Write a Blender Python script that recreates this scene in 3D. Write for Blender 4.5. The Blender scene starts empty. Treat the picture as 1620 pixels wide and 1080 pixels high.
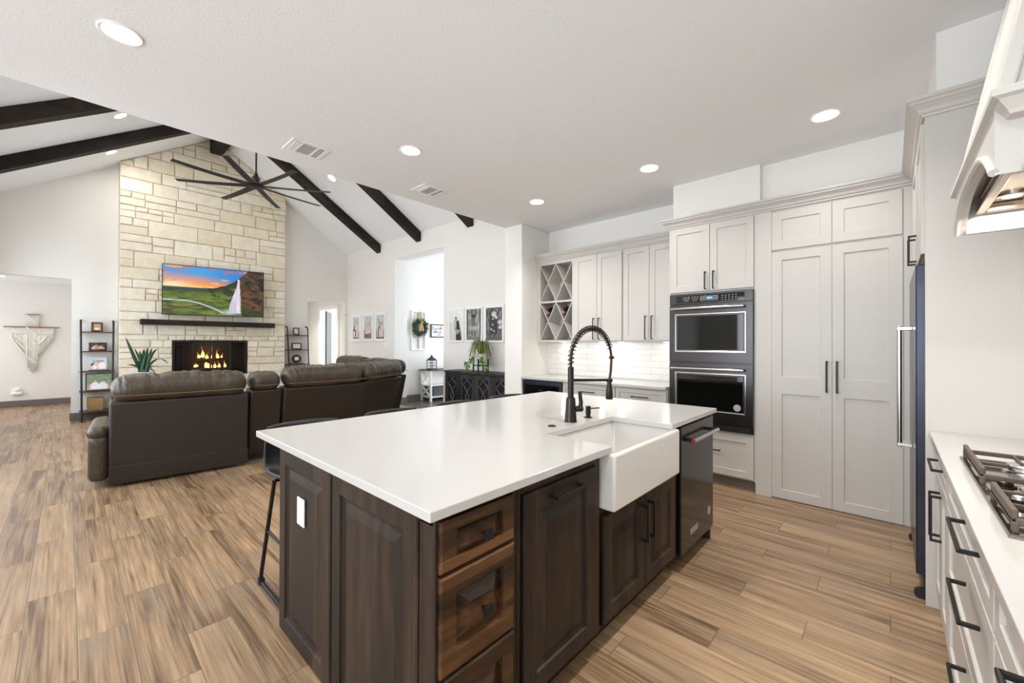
import bpy, bmesh, math, random
from mathutils import Vector, Matrix, noise
random.seed(7)
S = bpy.context.scene
COL = S.collection

# ------------------------------------------------------------------ camera, world, exposure
cd = bpy.data.cameras.new('camera')
cam = bpy.data.objects.new('camera', cd); COL.objects.link(cam)
cd.sensor_width = 36.0
cd.lens = 648.42 / 1620 * 36.0
cd.clip_start = 0.02; cd.clip_end = 100
yaw, pitch, roll = math.radians(42.702), math.radians(.2932), math.radians(.1798)
fw = Vector((math.cos(yaw), math.sin(yaw), 0)); rt = Vector((math.sin(yaw), -math.cos(yaw), 0)); up = Vector((0, 0, 1))
f2 = fw * math.cos(pitch) + up * math.sin(pitch); u2 = -fw * math.sin(pitch) + up * math.cos(pitch)
r3 = rt * math.cos(roll) + u2 * math.sin(roll); u3 = -rt * math.sin(roll) + u2 * math.cos(roll)
mw = Matrix((r3, u3, -f2)).transposed().to_4x4(); mw.translation = Vector((0, 0, 1.36))
cam.matrix_world = mw
S.camera = cam

W = bpy.data.worlds.new('world'); S.world = W; W.use_nodes = True
W.node_tree.nodes['Background'].inputs[0].default_value = (.86, .93, 1, 1)
W.node_tree.nodes['Background'].inputs[1].default_value = 1.6
S.view_settings.view_transform = 'Standard'; S.view_settings.look = 'None'
S.view_settings.exposure = 0.5; S.view_settings.gamma = 1.0
S.cycles.use_denoising = True
S.cycles.max_bounces = 10; S.cycles.diffuse_bounces = 6; S.cycles.glossy_bounces = 4
S.cycles.sample_clamp_indirect = 4.0
S.cycles.blur_glossy = 1.0
S.cycles.caustics_reflective = False; S.cycles.caustics_refractive = False

def area(name, loc, direction, sx, sy, power, color=(1, 1, 1), spread=180):
    l = bpy.data.lights.new(name, 'AREA'); l.shape = 'RECTANGLE'; l.size = sx; l.size_y = sy
    l.energy = power; l.color = color; l.spread = math.radians(spread)
    o = bpy.data.objects.new(name, l); COL.objects.link(o); o.location = loc
    o.rotation_euler = Vector(direction).to_track_quat('-Z', 'Y').to_euler()
    return o
DAY = (.84, .92, 1.0)
# daylight arriving through the window openings (windows stand at these places)
area('window_daylight', (-3.47, 1.3, 1.55), (1, 0, 0), 3.3, 2.1, 104, DAY)
area('window_daylight', (-.84, 5.8, 1.7), (1, 0, 0), 2.4, 2.2, 40, DAY)
area('window_daylight', (-.84, 8.7, 1.7), (1, 0, 0), 2.4, 2.2, 22, DAY)
area('window_daylight', (8.9, 6.4, 1.6), (-1, 0, 0), 3.0, 2.6, 105, DAY)
area('window_daylight', (8.9, 11.6, 1.5), (-1, 0, 0), 1.6, 2.0, 170, DAY)
area('window_daylight', (-2.9, 12.0, 1.4), (1, 0, 0), 2.0, 2.0, 24, (.95, .97, 1))

# ------------------------------------------------------------------ mesh builder
WORLD = {}
def srgb(r, g, b):
    f = lambda c: ((c / 255 + .055) / 1.055) ** 2.4 if c / 255 > .04045 else c / 255 / 12.92
    return (f(r), f(g), f(b), 1)
V = Vector
class MB:
    def __init__(s): s.bm = bmesh.new(); s.M = None
    def v(s, p):
        p = Vector(p)
        return s.bm.verts.new(s.M @ p if s.M is not None else p)
    def f(s, vs):
        try: return s.bm.faces.new(vs)
        except ValueError: return None
    def box(s, x0, x1, y0, y1, z0, z1):
        a = [s.v((x, y, z)) for z in (z0, z1) for x, y in ((x0, y0), (x1, y0), (x1, y1), (x0, y1))]
        for q in ((3, 2, 1, 0), (4, 5, 6, 7), (0, 1, 5, 4), (1, 2, 6, 5), (2, 3, 7, 6), (3, 0, 4, 7)): s.f([a[i] for i in q])
        return s
    def hexa(s, lo, hi):          # two loops of four points
        a = [s.v(p) for p in list(lo) + list(hi)]
        for q in ((3, 2, 1, 0), (4, 5, 6, 7), (0, 1, 5, 4), (1, 2, 6, 5), (2, 3, 7, 6), (3, 0, 4, 7)): s.f([a[i] for i in q])
        return s
    def bar(s, p, q, w, h, upv=(0, 0, 1)):   # rectangular bar from p to q
        p, q = V(p), V(q); d = (q - p).normalized(); upv = V(upv)
        if abs(d.dot(upv)) > .98: upv = V((1, 0, 0))
        a = d.cross(upv).normalized() * w / 2; b = a.normalized().cross(d) * h / 2
        return s.hexa([p - a - b, p + a - b, p + a + b, p - a + b], [q - a - b, q + a - b, q + a + b, q - a + b])
    def prism(s, poly, vec):
        vec = V(vec); a = [s.v(p) for p in poly]; b = [s.v(V(p) + vec) for p in poly]; n = len(a)
        s.f(a[::-1]); s.f(b)
        for i in range(n): s.f([a[i], a[(i + 1) % n], b[(i + 1) % n], b[i]])
        return s
    def panel(s, o, u, v, n, w, h, prof, back=True):   # nested rectangles: (inset, height[, inset along v])
        o, u, v, n = V(o), V(u), V(v), V(n); prev = None
        for pr in prof:
            ins, ht = pr[0], pr[1]; iv = pr[2] if len(pr) > 2 else ins
            pts = [o + u * ins + v * iv, o + u * (w - ins) + v * iv, o + u * (w - ins) + v * (h - iv), o + u * ins + v * (h - iv)]
            lp = [s.v(p + n * ht) for p in pts]
            if prev:
                for i in range(4): s.f([prev[i], prev[(i + 1) % 4], lp[(i + 1) % 4], lp[i]])
            elif back: s.f(lp[::-1])
            prev = lp
        s.f(prev); return s
    def tube(s, pts, r, seg=8, closed=False):
        pts = [V(p) for p in pts]; n = len(pts); rings = []
        rs = r if isinstance(r, (list, tuple)) else [r] * n
        t0 = (pts[1] - pts[0]).normalized(); nrm = t0.orthogonal().normalized()
        for i in range(n):
            a = pts[i - 1] if (i > 0 or closed) else pts[0]; b = pts[(i + 1) % n] if (i < n - 1 or closed) else pts[-1]
            t = (b - a).normalized(); nrm = (nrm - t * nrm.dot(t)).normalized(); bi = t.cross(nrm)
            rings.append([s.v(pts[i] + (nrm * math.cos(2 * math.pi * k / seg) + bi * math.sin(2 * math.pi * k / seg)) * rs[i]) for k in range(seg)])
        m = n if closed else n - 1
        for i in range(m):
            A, B = rings[i], rings[(i + 1) % n]
            for k in range(seg): s.f([A[k], A[(k + 1) % seg], B[(k + 1) % seg], B[k]])
        if not closed: s.f(rings[0][::-1]); s.f(rings[-1])
        return s
    def lathe(s, c, prof, seg=24, axis=(0, 0, 1)):     # (radius, height) along axis
        c = V(c); ax = V(axis).normalized(); a = ax.orthogonal().normalized(); b = ax.cross(a); prev = None
        for r, h in prof:
            r = max(r, 1e-4)
            ring = [s.v(c + ax * h + (a * math.cos(2 * math.pi * k / seg) + b * math.sin(2 * math.pi * k / seg)) * r) for k in range(seg)]
            if prev:
                for k in range(seg): s.f([prev[k], prev[(k + 1) % seg], ring[(k + 1) % seg], ring[k]])
            else: s.f(ring[::-1])
            prev = ring
        s.f(prev); return s
    def cushion(s, x0, x1, y0, y1, z0, z1, p=4, n=(14, 10, 8), wr=0, seed=0, fq=9):   # puffy rounded box
        c = V(((x0 + x1) / 2, (y0 + y1) / 2, (z0 + z1) / 2)); h = V(((x1 - x0) / 2, (y1 - y0) / 2, (z1 - z0) / 2)); cache = {}
        m = min(h)
        def pt(a):
            k = tuple(round(t, 5) for t in a)
            if k in cache: return cache[k]
            # rounded-box: clamp to inner box then push by radius
            r = m * (1.75 if p <= 3 else .8 if p > 4 else 1.0); r = min(r, m)
            q = V((a[0] * h.x, a[1] * h.y, a[2] * h.z)); inn = V((max(-h.x + r, min(h.x - r, q.x)), max(-h.y + r, min(h.y - r, q.y)), max(-h.z + r, min(h.z - r, q.z))))
            d = q - inn
            if d.length > 1e-6: q = inn + d.normalized() * r
            w = c + q
            if wr:
                nn = d.normalized() if d.length > 1e-6 else V((0, 0, 1))
                w += nn * wr * (.8 * noise.noise(V((w.x * fq * .5 + seed * 7.1, w.y * 4, w.z * 4))) - .2 + .55 * noise.noise(V((w.x * fq * 2.6 + w.z * 4, w.y * 3 + seed, w.z * 3))) * max(.2, nn.z + .5))
            cache[k] = s.v(w); return cache[k]
        for ax in range(3):
            o1, o2 = [i for i in range(3) if i != ax]; n1, n2 = n[o1], n[o2]
            sp = lambda t: math.copysign(1 - (1 - abs(t)) ** 1.5, t)
            for sg in (-1, 1):
                for i in range(n1):
                    for j in range(n2):
                        q = []
                        for di, dj in ((0, 0), (1, 0), (1, 1), (0, 1)):
                            a = [0, 0, 0]; a[ax] = sg; a[o1] = sp(-1 + 2 * (i + di) / n1); a[o2] = sp(-1 + 2 * (j + dj) / n2); q.append(pt(a))
                        flip = (sg > 0) == (ax == 1)
                        s.f(q[::-1] if flip else q)
        return s
    def sweep(s, path, side, prof, h=1.0):   # mitred moulding along a plan path; side = +1 left of travel, -1 right
        P = [V(p) for p in path]; rings = []
        for i, p in enumerate(P):
            ns = []
            for j in (i - 1, i):
                if 0 <= j < len(P) - 1:
                    d = (P[j + 1] - P[j]).normalized(); ns.append(V((-d.y, d.x, 0)) * side)
            m = sum(ns, V((0, 0, 0))); m.normalize(); k = 1 / max(.3, m.dot(ns[0]))
            rings.append([s.v(p + m * (a * k) + V((0, 0, b_ * h))) for a, b_ in prof])
        n = len(prof)
        for A, B in zip(rings, rings[1:]):
            for i in range(n): s.f([A[i], A[(i + 1) % n], B[(i + 1) % n], B[i]])
        s.f(rings[0][::-1]); s.f(rings[-1]); return s
    def build(s, name, mat, parent=None, smooth=False, bevel=0, seg=2, label=None, cat=None, group=None, kind=None, angle=35):
        bmesh.ops.recalc_face_normals(s.bm, faces=s.bm.faces)
        me = bpy.data.meshes.new(name)
        if parent is not None: off = WORLD[parent.name]
        else:
            xs = [v.co for v in s.bm.verts]
            off = V(((min(c.x for c in xs) + max(c.x for c in xs)) / 2, (min(c.y for c in xs) + max(c.y for c in xs)) / 2, min(c.z for c in xs)))
        bmesh.ops.translate(s.bm, verts=s.bm.verts, vec=-off)
        s.bm.to_mesh(me); s.bm.free()
        o = bpy.data.objects.new(name, me); COL.objects.link(o)
        if mat: me.materials.append(mat)
        if parent is not None: o.parent = parent
        else: o.location = off
        WORLD[o.name] = off
        if smooth:
            for p in me.polygons: p.use_smooth = True
            if smooth != 'all':
                me.set_sharp_from_angle(angle=math.radians(angle))
        if bevel:
            m = o.modifiers.new('bevel', 'BEVEL'); m.width = bevel; m.segments = seg; m.limit_method = 'ANGLE'; m.angle_limit = math.radians(40)
            m.harden_normals = False
        tag(o, label, cat, group, kind); return o
def tag(o, label=None, cat=None, group=None, kind=None):
    if label:
        o['label'] = label
        if len(label.split()) > 16: print('LONG', label)
    if cat: o['category'] = cat
    if group: o['group'] = group
    if kind: o['kind'] = kind
    return o
def thing(name, label, cat, loc, group=None):
    o = bpy.data.objects.new(name, None); COL.objects.link(o); o.location = loc; o.empty_display_size = .1
    WORLD[o.name] = V(loc); return tag(o, label, cat, group)
def copy_tree(o, parent=None):
    c = o.copy(); COL.objects.link(c)
    if parent is not None: c.parent = parent
    for ch in [k for k in o.children]: copy_tree(ch, c)
    return c
def put(root, loc, label=None, rz=None):
    c = copy_tree(root); c.location = loc
    if label: c['label'] = label
    if rz is not None: c.rotation_euler.z = rz
    return c

# ------------------------------------------------------------------ materials
def nodes(name):
    m = bpy.data.materials.new(name); m.use_nodes = True; nt = m.node_tree
    return m, nt, nt.nodes['Principled BSDF'], nt.nodes, nt.links
def mat(name, col, rough=.5, metal=0, bump=0, bscale=80, var=0, vscale=6, spec=.5, coat=0, emit=0, stretch=None):
    m, nt, P, N, L = nodes(name)
    P.inputs['Base Color'].default_value = col; P.inputs['Roughness'].default_value = rough; P.inputs['Metallic'].default_value = metal
    P.inputs['Specular IOR Level'].default_value = spec; P.inputs['Coat Weight'].default_value = coat; P.inputs['Coat Roughness'].default_value = .1
    if emit: P.inputs['Emission Color'].default_value = col; P.inputs['Emission Strength'].default_value = emit
    if bump or var:
        tc = N.new('ShaderNodeTexCoord'); mp = N.new('ShaderNodeMapping'); L.new(tc.outputs['Object'], mp.inputs[0])
        if stretch: mp.inputs['Scale'].default_value = stretch
    if var:
        t = N.new('ShaderNodeTexNoise'); t.inputs['Scale'].default_value = vscale; t.inputs['Detail'].default_value = 5; L.new(mp.outputs[0], t.inputs['Vector'])
        mx = N.new('ShaderNodeMix'); mx.data_type = 'RGBA'; mx.inputs['A'].default_value = [c * (1 - var) for c in col[:3]] + [1]; mx.inputs['B'].default_value = [min(1, c * (1 + var)) for c in col[:3]] + [1]
        L.new(t.outputs['Fac'], mx.inputs['Factor']); L.new(mx.outputs['Result'], P.inputs['Base Color'])
    if bump:
        t = N.new('ShaderNodeTexNoise'); t.inputs['Scale'].default_value = bscale; t.inputs['Detail'].default_value = 4; L.new(mp.outputs[0], t.inputs['Vector'])
        b = N.new('ShaderNodeBump'); b.inputs['Strength'].default_value = bump; b.inputs['Distance'].default_value = .01
        L.new(t.outputs['Fac'], b.inputs['Height']); L.new(b.outputs[0], P.inputs['Normal'])
    return m
def ramp(N, stops):
    r = N.new('ShaderNodeValToRGB'); e = r.color_ramp.elements
    e[0].position, e[0].color = stops[0]; e[1].position, e[1].color = stops[-1]
    for p, c in stops[1:-1]:
        k = e.new(p); k.color = c
    return r
def math_node(N, L, op, a, b=None):
    m = N.new('ShaderNodeMath'); m.operation = op
    for i, x in enumerate((a, b)):
        if x is None: continue
        if isinstance(x, (int, float)): m.inputs[i].default_value = x
        else: L.new(x, m.inputs[i])
    return m.outputs[0]

def floor_material(name, w, ln, ph_x, ph_y, stops, grout, rough=.34):
    m, nt, P, N, L = nodes(name); mn = lambda op, a, b=None: math_node(N, L, op, a, b)
    tc = N.new('ShaderNodeTexCoord'); sx = N.new('ShaderNodeSeparateXYZ'); geo = N.new('ShaderNodeNewGeometry')
    L.new(geo.outputs['Position'], sx.inputs[0]); X, Y = sx.outputs[0], sx.outputs[1]
    rx = mn('DIVIDE', mn('SUBTRACT', X, ph_x), w); row = mn('FLOOR', rx); fx = mn('FRACT', rx)
    ry = mn('SUBTRACT', mn('DIVIDE', mn('SUBTRACT', Y, ph_y), ln), mn('DIVIDE', row, 3.0)); colm = mn('FLOOR', ry); fy = mn('FRACT', ry)
    dx = mn('MULTIPLY', mn('MINIMUM', fx, mn('SUBTRACT', 1, fx)), w); dy = mn('MULTIPLY', mn('MINIMUM', fy, mn('SUBTRACT', 1, fy)), ln)
    d = mn('MINIMUM', dx, dy)
    gap = N.new('ShaderNodeMapRange'); gap.inputs['From Min'].default_value = .0008; gap.inputs['From Max'].default_value = .0028; L.new(d, gap.inputs['Value'])
    cv = N.new('ShaderNodeCombineXYZ'); L.new(row, cv.inputs[0]); L.new(colm, cv.inputs[1])
    wn = N.new('ShaderNodeTexWhiteNoise'); wn.noise_dimensions = '3D'; L.new(cv.outputs[0], wn.inputs['Vector'])
    gv = N.new('ShaderNodeCombineXYZ'); L.new(mn('MULTIPLY', X, 17), gv.inputs[0]); L.new(mn('MULTIPLY', Y, 1.05), gv.inputs[1]); L.new(mn('MULTIPLY', wn.outputs['Value'], 60), gv.inputs[2])
    n1 = N.new('ShaderNodeTexNoise'); n1.inputs['Scale'].default_value = 1.0; n1.inputs['Detail'].default_value = 6; n1.inputs['Distortion'].default_value = .9; L.new(gv.outputs[0], n1.inputs['Vector'])
    gv2 = N.new('ShaderNodeCombineXYZ'); L.new(mn('MULTIPLY', X, 90), gv2.inputs[0]); L.new(mn('MULTIPLY', Y, 2.6), gv2.inputs[1]); L.new(mn('MULTIPLY', wn.outputs['Value'], 60), gv2.inputs[2])
    n2 = N.new('ShaderNodeTexNoise'); n2.inputs['Scale'].default_value = 1.0; n2.inputs['Detail'].default_value = 3; L.new(gv2.outputs[0], n2.inputs['Vector'])
    val = mn('ADD', mn('ADD', mn('MULTIPLY', n1.outputs['Fac'], .62), mn('MULTIPLY', n2.outputs['Fac'], .48)), mn('MULTIPLY', mn('SUBTRACT', wn.outputs['Value'], .5), .15))
    r = ramp(N, stops); L.new(mn('SUBTRACT', val, .08), r.inputs[0])
    # cathedral grain lines and greyed patches
    wv = N.new('ShaderNodeCombineXYZ'); L.new(X, wv.inputs[0]); L.new(mn('MULTIPLY', Y, .10), wv.inputs[1]); L.new(mn('MULTIPLY', wn.outputs['Value'], 37), wv.inputs[2])
    wt = N.new('ShaderNodeTexWave'); wt.bands_direction = 'X'; wt.wave_profile = 'SAW'; wt.inputs['Scale'].default_value = 13; wt.inputs['Distortion'].default_value = 9; wt.inputs['Detail'].default_value = 1; wt.inputs['Detail Scale'].default_value = 1.1; L.new(wv.outputs[0], wt.inputs['Vector'])
    ln = N.new('ShaderNodeMapRange'); ln.inputs['From Min'].default_value = .72; ln.inputs['From Max'].default_value = 1; ln.inputs['To Min'].default_value = 1; ln.inputs['To Max'].default_value = .84; L.new(wt.outputs['Fac'], ln.inputs['Value'])
    gn = N.new('ShaderNodeTexNoise'); gn.inputs['Scale'].default_value = 1; gn.inputs['Detail'].default_value = 3; gv3 = N.new('ShaderNodeCombineXYZ'); L.new(mn('MULTIPLY', X, 6), gv3.inputs[0]); L.new(mn('MULTIPLY', Y, 1.8), gv3.inputs[1]); L.new(mn('MULTIPLY', wn.outputs['Value'], 91), gv3.inputs[2]); L.new(gv3.outputs[0], gn.inputs['Vector'])
    gr = N.new('ShaderNodeMapRange'); gr.inputs['From Min'].default_value = .5; gr.inputs['From Max'].default_value = .72; gr.inputs['To Max'].default_value = .6; L.new(gn.outputs['Fac'], gr.inputs['Value'])
    gm = N.new('ShaderNodeMix'); gm.data_type = 'RGBA'; gm.inputs['B'].default_value = srgb(138, 122, 106); L.new(gr.outputs[0], gm.inputs['Factor']); L.new(r.outputs[0], gm.inputs['A'])
    gx = N.new('ShaderNodeMix'); gx.data_type = 'RGBA'; gx.blend_type = 'MULTIPLY'; gx.inputs['Factor'].default_value = 1; L.new(gm.outputs['Result'], gx.inputs['A']); L.new(ln.outputs[0], gx.inputs['B'])
    mx = N.new('ShaderNodeMix'); mx.data_type = 'RGBA'; mx.inputs['A'].default_value = grout; L.new(gap.outputs[0], mx.inputs['Factor']); L.new(gx.outputs['Result'], mx.inputs['B'])
    L.new(mx.outputs['Result'], P.inputs['Base Color'])
    rr = mn('ADD', mn('MULTIPLY', n2.outputs['Fac'], .16), rough - .08); L.new(rr, P.inputs['Roughness'])
    b = N.new('ShaderNodeBump'); b.inputs['Strength'].default_value = .35; b.inputs['Distance'].default_value = .002
    L.new(mn('ADD', gap.outputs[0], mn('MULTIPLY', n2.outputs['Fac'], .25)), b.inputs['Height']); L.new(b.outputs[0], P.inputs['Normal'])
    return m
def wood_material(name, c1, c2, c3, scale=(16, 16, 1.4), rough=.38, strip=.085, axis='z', coat=.15):
    m, nt, P, N, L = nodes(name); mn = lambda op, a, b=None: math_node(N, L, op, a, b)
    tc = N.new('ShaderNodeTexCoord'); mp = N.new('ShaderNodeMapping'); mp.inputs['Scale'].default_value = scale; L.new(tc.outputs['Object'], mp.inputs[0])
    oi = N.new('ShaderNodeObjectInfo')
    n1 = N.new('ShaderNodeTexNoise'); n1.noise_dimensions = '4D'; n1.inputs['Scale'].default_value = 1; n1.inputs['Detail'].default_value = 6; n1.inputs['Distortion'].default_value = .8
    L.new(mp.outputs[0], n1.inputs['Vector']); L.new(mn('MULTIPLY', oi.outputs['Random'], 40), n1.inputs['W'])
    mp2 = N.new('ShaderNodeMapping'); mp2.inputs['Scale'].default_value = [q * 6 for q in scale]; L.new(tc.outputs['Object'], mp2.inputs[0])
    n2 = N.new('ShaderNodeTexNoise'); n2.inputs['Scale'].default_value = 1; n2.inputs['Detail'].default_value = 4; L.new(mp2.outputs[0], n2.inputs['Vector'])
    # glued staves of different tone
    sx = N.new('ShaderNodeSeparateXYZ'); L.new(tc.outputs['Object'], sx.inputs[0])
    if axis == 'z': st = mn('FLOOR', mn('DIVIDE', mn('ADD', sx.outputs[0], sx.outputs[1]), strip))
    elif axis == 'x': st = mn('FLOOR', mn('DIVIDE', mn('ADD', sx.outputs[2], sx.outputs[1]), strip))
    else: st = mn('FLOOR', mn('DIVIDE', mn('ADD', sx.outputs[2], sx.outputs[0]), strip))
    wn = N.new('ShaderNodeTexWhiteNoise'); wn.noise_dimensions = '2D'; cv = N.new('ShaderNodeCombineXYZ'); L.new(st, cv.inputs[0]); L.new(oi.outputs['Random'], cv.inputs[1]); L.new(cv.outputs[0], wn.inputs['Vector'])
    val = mn('ADD', mn('ADD', mn('MULTIPLY', n1.outputs['Fac'], .7), mn('MULTIPLY', n2.outputs['Fac'], .3)), mn('MULTIPLY', mn('SUBTRACT', wn.outputs['Value'], .5), .28))
    r = ramp(N, [(.3, c1), (.5, c2), (.72, c3)]); L.new(val, r.inputs[0]); L.new(r.outputs[0], P.inputs['Base Color'])
    P.inputs['Roughness'].default_value = rough; P.inputs['Specular IOR Level'].default_value = .34; P.inputs['Coat Weight'].default_value = coat; P.inputs['Coat Roughness'].default_value = .25
    b = N.new('ShaderNodeBump'); b.inputs['Strength'].default_value = .12; b.inputs['Distance'].default_value = .002; L.new(n2.outputs['Fac'], b.inputs['Height']); L.new(b.outputs[0], P.inputs['Normal'])
    return m
def stone_material():
    m, nt, P, N, L = nodes('limestone'); geo = N.new('ShaderNodeNewGeometry')
    r = ramp(N, [(0, srgb(232, 221, 198)), (.35, srgb(238, 230, 212)), (.7, srgb(242, 236, 222)), (1, srgb(228, 215, 188))]); L.new(geo.outputs['Random Per Island'], r.inputs[0])
    tc = N.new('ShaderNodeTexCoord'); t = N.new('ShaderNodeTexNoise'); t.inputs['Scale'].default_value = 7; t.inputs['Detail'].default_value = 8; t.inputs['Roughness'].default_value = .65; L.new(tc.outputs['Object'], t.inputs['Vector'])
    mx = N.new('ShaderNodeMix'); mx.data_type = 'RGBA'; mx.blend_type = 'MULTIPLY'; mx.inputs['Factor'].default_value = .55
    r2 = ramp(N, [(.3, (.78, .75, .69, 1)), (.6, (1, 1, 1, 1))]); L.new(t.outputs['Fac'], r2.inputs[0]); L.new(r.outputs[0], mx.inputs['A']); L.new(r2.outputs[0], mx.inputs['B']); L.new(mx.outputs['Result'], P.inputs['Base Color'])
    P.inputs['Roughness'].default_value = .9
    b = N.new('ShaderNodeBump'); b.inputs['Strength'].default_value = .8; b.inputs['Distance'].default_value = .03; L.new(t.outputs['Fac'], b.inputs['Height']); L.new(b.outputs[0], P.inputs['Normal'])
    return m
def leather(name, col, rough=.36, bs=.35):
    m, nt, P, N, L = nodes(name); tc = N.new('ShaderNodeTexCoord')
    mp = N.new('ShaderNodeMapping'); mp.inputs['Scale'].default_value = (1, .45, .5); L.new(tc.outputs['Object'], mp.inputs[0])
    t = N.new('ShaderNodeTexNoise'); t.inputs['Scale'].default_value = 16; t.inputs['Detail'].default_value = 5; t.inputs['Distortion'].default_value = .6; L.new(mp.outputs[0], t.inputs['Vector'])
    t2 = N.new('ShaderNodeTexVoronoi'); t2.inputs['Scale'].default_value = 260; L.new(tc.outputs['Object'], t2.inputs['Vector'])
    mx = N.new('ShaderNodeMix'); mx.data_type = 'RGBA'; mx.inputs['A'].default_value = [c * .75 for c in col[:3]] + [1]; mx.inputs['B'].default_value = [c * 1.35 for c in col[:3]] + [1]; L.new(t.outputs['Fac'], mx.inputs['Factor']); L.new(mx.outputs['Result'], P.inputs['Base Color'])
    P.inputs['Roughness'].default_value = rough
    b = N.new('ShaderNodeBump'); b.inputs['Strength'].default_value = bs; b.inputs['Distance'].default_value = .02; L.new(t.outputs['Fac'], b.inputs['Height'])
    b2 = N.new('ShaderNodeBump'); b2.inputs['Strength'].default_value = .12; b2.inputs['Distance'].default_value = .002; L.new(t2.outputs['Distance'], b2.inputs['Height']); L.new(b.outputs[0], b2.inputs['Normal']); L.new(b2.outputs[0], P.inputs['Normal'])
    return m
def attr_material(name, emit=0, rough=.35):
    m, nt, P, N, L = nodes(name); a = N.new('ShaderNodeAttribute'); a.attribute_name = 'Col'
    if emit:
        P.inputs['Base Color'].default_value = (.01, .01, .01, 1); L.new(a.outputs['Color'], P.inputs['Emission Color']); P.inputs['Emission Strength'].default_value = emit
    else: L.new(a.outputs['Color'], P.inputs['Base Color'])
    P.inputs['Roughness'].default_value = rough
    return m
def tile_material():
    m, nt, P, N, L = nodes('white_tile'); geo = N.new('ShaderNodeNewGeometry'); sx = N.new('ShaderNodeSeparateXYZ'); L.new(geo.outputs['Position'], sx.inputs[0])
    cv = N.new('ShaderNodeCombineXYZ'); L.new(sx.outputs[1], cv.inputs[0]); L.new(sx.outputs[2], cv.inputs[1])
    b = N.new('ShaderNodeTexBrick'); b.inputs['Scale'].default_value = 1; b.inputs['Brick Width'].default_value = .305; b.inputs['Row Height'].default_value = .0765; b.inputs['Mortar Size'].default_value = .0022
    b.offset = .37; b.inputs['Color1'].default_value = srgb(246, 244, 240); b.inputs['Color2'].default_value = srgb(235, 232, 228); b.inputs['Mortar'].default_value = srgb(205, 201, 196); L.new(cv.outputs[0], b.inputs['Vector'])
    L.new(b.outputs['Color'], P.inputs['Base Color']); P.inputs['Roughness'].default_value = .16
    bp = N.new('ShaderNodeBump'); bp.inputs['Strength'].default_value = .5; bp.inputs['Distance'].default_value = .003; bp.invert = True; L.new(b.outputs['Fac'], bp.inputs['Height']); L.new(bp.outputs[0], P.inputs['Normal'])
    return m
def glass_material(name, tint=(1, 1, 1, 1), alpha=.12, rough=.03):
    m, nt, P, N, L = nodes(name); P.inputs['Base Color'].default_value = tint; P.inputs['Roughness'].default_value = rough; P.inputs['Alpha'].default_value = alpha
    return m
def weave_material(name, c1, c2, s=90):
    m, nt, P, N, L = nodes(name); tc = N.new('ShaderNodeTexCoord'); w = N.new('ShaderNodeTexWave'); w.bands_direction = 'Z'; w.inputs['Scale'].default_value = s * .25; w.inputs['Distortion'].default_value = 3; w.inputs['Detail Scale'].default_value = 4
    L.new(tc.outputs['Object'], w.inputs['Vector']); r = ramp(N, [(.2, c1), (.8, c2)]); L.new(w.outputs['Fac'], r.inputs[0]); L.new(r.outputs[0], P.inputs['Base Color']); P.inputs['Roughness'].default_value = .8
    b = N.new('ShaderNodeBump'); b.inputs['Strength'].default_value = .6; b.inputs['Distance'].default_value = .004; L.new(w.outputs['Fac'], b.inputs['Height']); L.new(b.outputs[0], P.inputs['Normal'])
    return m
def flame_material():
    m, nt, P, N, L = nodes('flame'); tc = N.new('ShaderNodeTexCoord'); sx = N.new('ShaderNodeSeparateXYZ'); L.new(tc.outputs['Generated'], sx.inputs[0])
    r = ramp(N, [(0, (1, .75, .3, 1)), (.35, (1, .38, .05, 1)), (1, (.7, .1, .01, 1))]); L.new(sx.outputs[2], r.inputs[0]); L.new(r.outputs[0], P.inputs['Emission Color']); P.inputs['Emission Strength'].default_value = 5; P.inputs['Base Color'].default_value = (.1, .03, 0, 1)
    return m

M = {}
M['wall'] = mat('wall_paint', srgb(233, 231, 227), .75, bump=.05, bscale=120)
M['ceiling'] = mat('ceiling_paint', srgb(240, 241, 243), .85, bump=.18, bscale=70)
M['floor'] = floor_material('plank_floor', .174, .905, .038, 2.715, [(.3, srgb(98, 76, 56)), (.43, srgb(144, 117, 89)), (.56, srgb(170, 141, 110)), (.74, srgb(196, 168, 137))], srgb(112, 92, 72), .36)
M['greyfloor'] = floor_material('slate_plank_floor', .2, 1.2, .1, .3, [(.25, srgb(70, 66, 66)), (.5, srgb(98, 92, 92)), (.8, srgb(122, 115, 113))], srgb(66, 62, 62), .25)
M['base'] = mat('baseboard_paint', srgb(112, 104, 98), .5)
M['cab'] = mat('cabinet_paint', srgb(199, 195, 190), .38, spec=.4)
M['cabin'] = mat('cabinet_inside', srgb(214, 208, 198), .5)
M['quartz'] = mat('quartz', srgb(192, 191, 189), .12, var=.015, vscale=14)
M['wood'] = wood_material('island_wood', srgb(22, 16, 13), srgb(40, 30, 24), srgb(68, 51, 39), rough=.46, coat=.05)
M['woodx_lit'] = wood_material('lit_drawer_wood', srgb(34, 21, 12), srgb(72, 47, 28), srgb(112, 78, 47), scale=(1.6, 14, 14), axis='x', rough=.46, coat=.05)  # same island wood lightened; light from the right put into the drawer colour
M['woodcarc'] = mat('island_carcass', srgb(42, 31, 26), .5)
M['beam'] = wood_material('beam_wood', srgb(15, 11, 9), srgb(31, 23, 18), srgb(54, 41, 31), scale=(1.2, 10, 8), rough=.7, strip=.5, coat=0)
M['ridgew'] = wood_material('ridge_wood', srgb(15, 11, 9), srgb(34, 25, 19), srgb(56, 42, 31), scale=(10, 1.2, 8), rough=.7, strip=.5, coat=0)
M['stone'] = stone_material()
M['mortar'] = mat('mortar', srgb(212, 203, 182), .95, bump=.3, bscale=60)
M['black'] = mat('black_metal', srgb(24, 23, 23), .42, .3)
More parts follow.
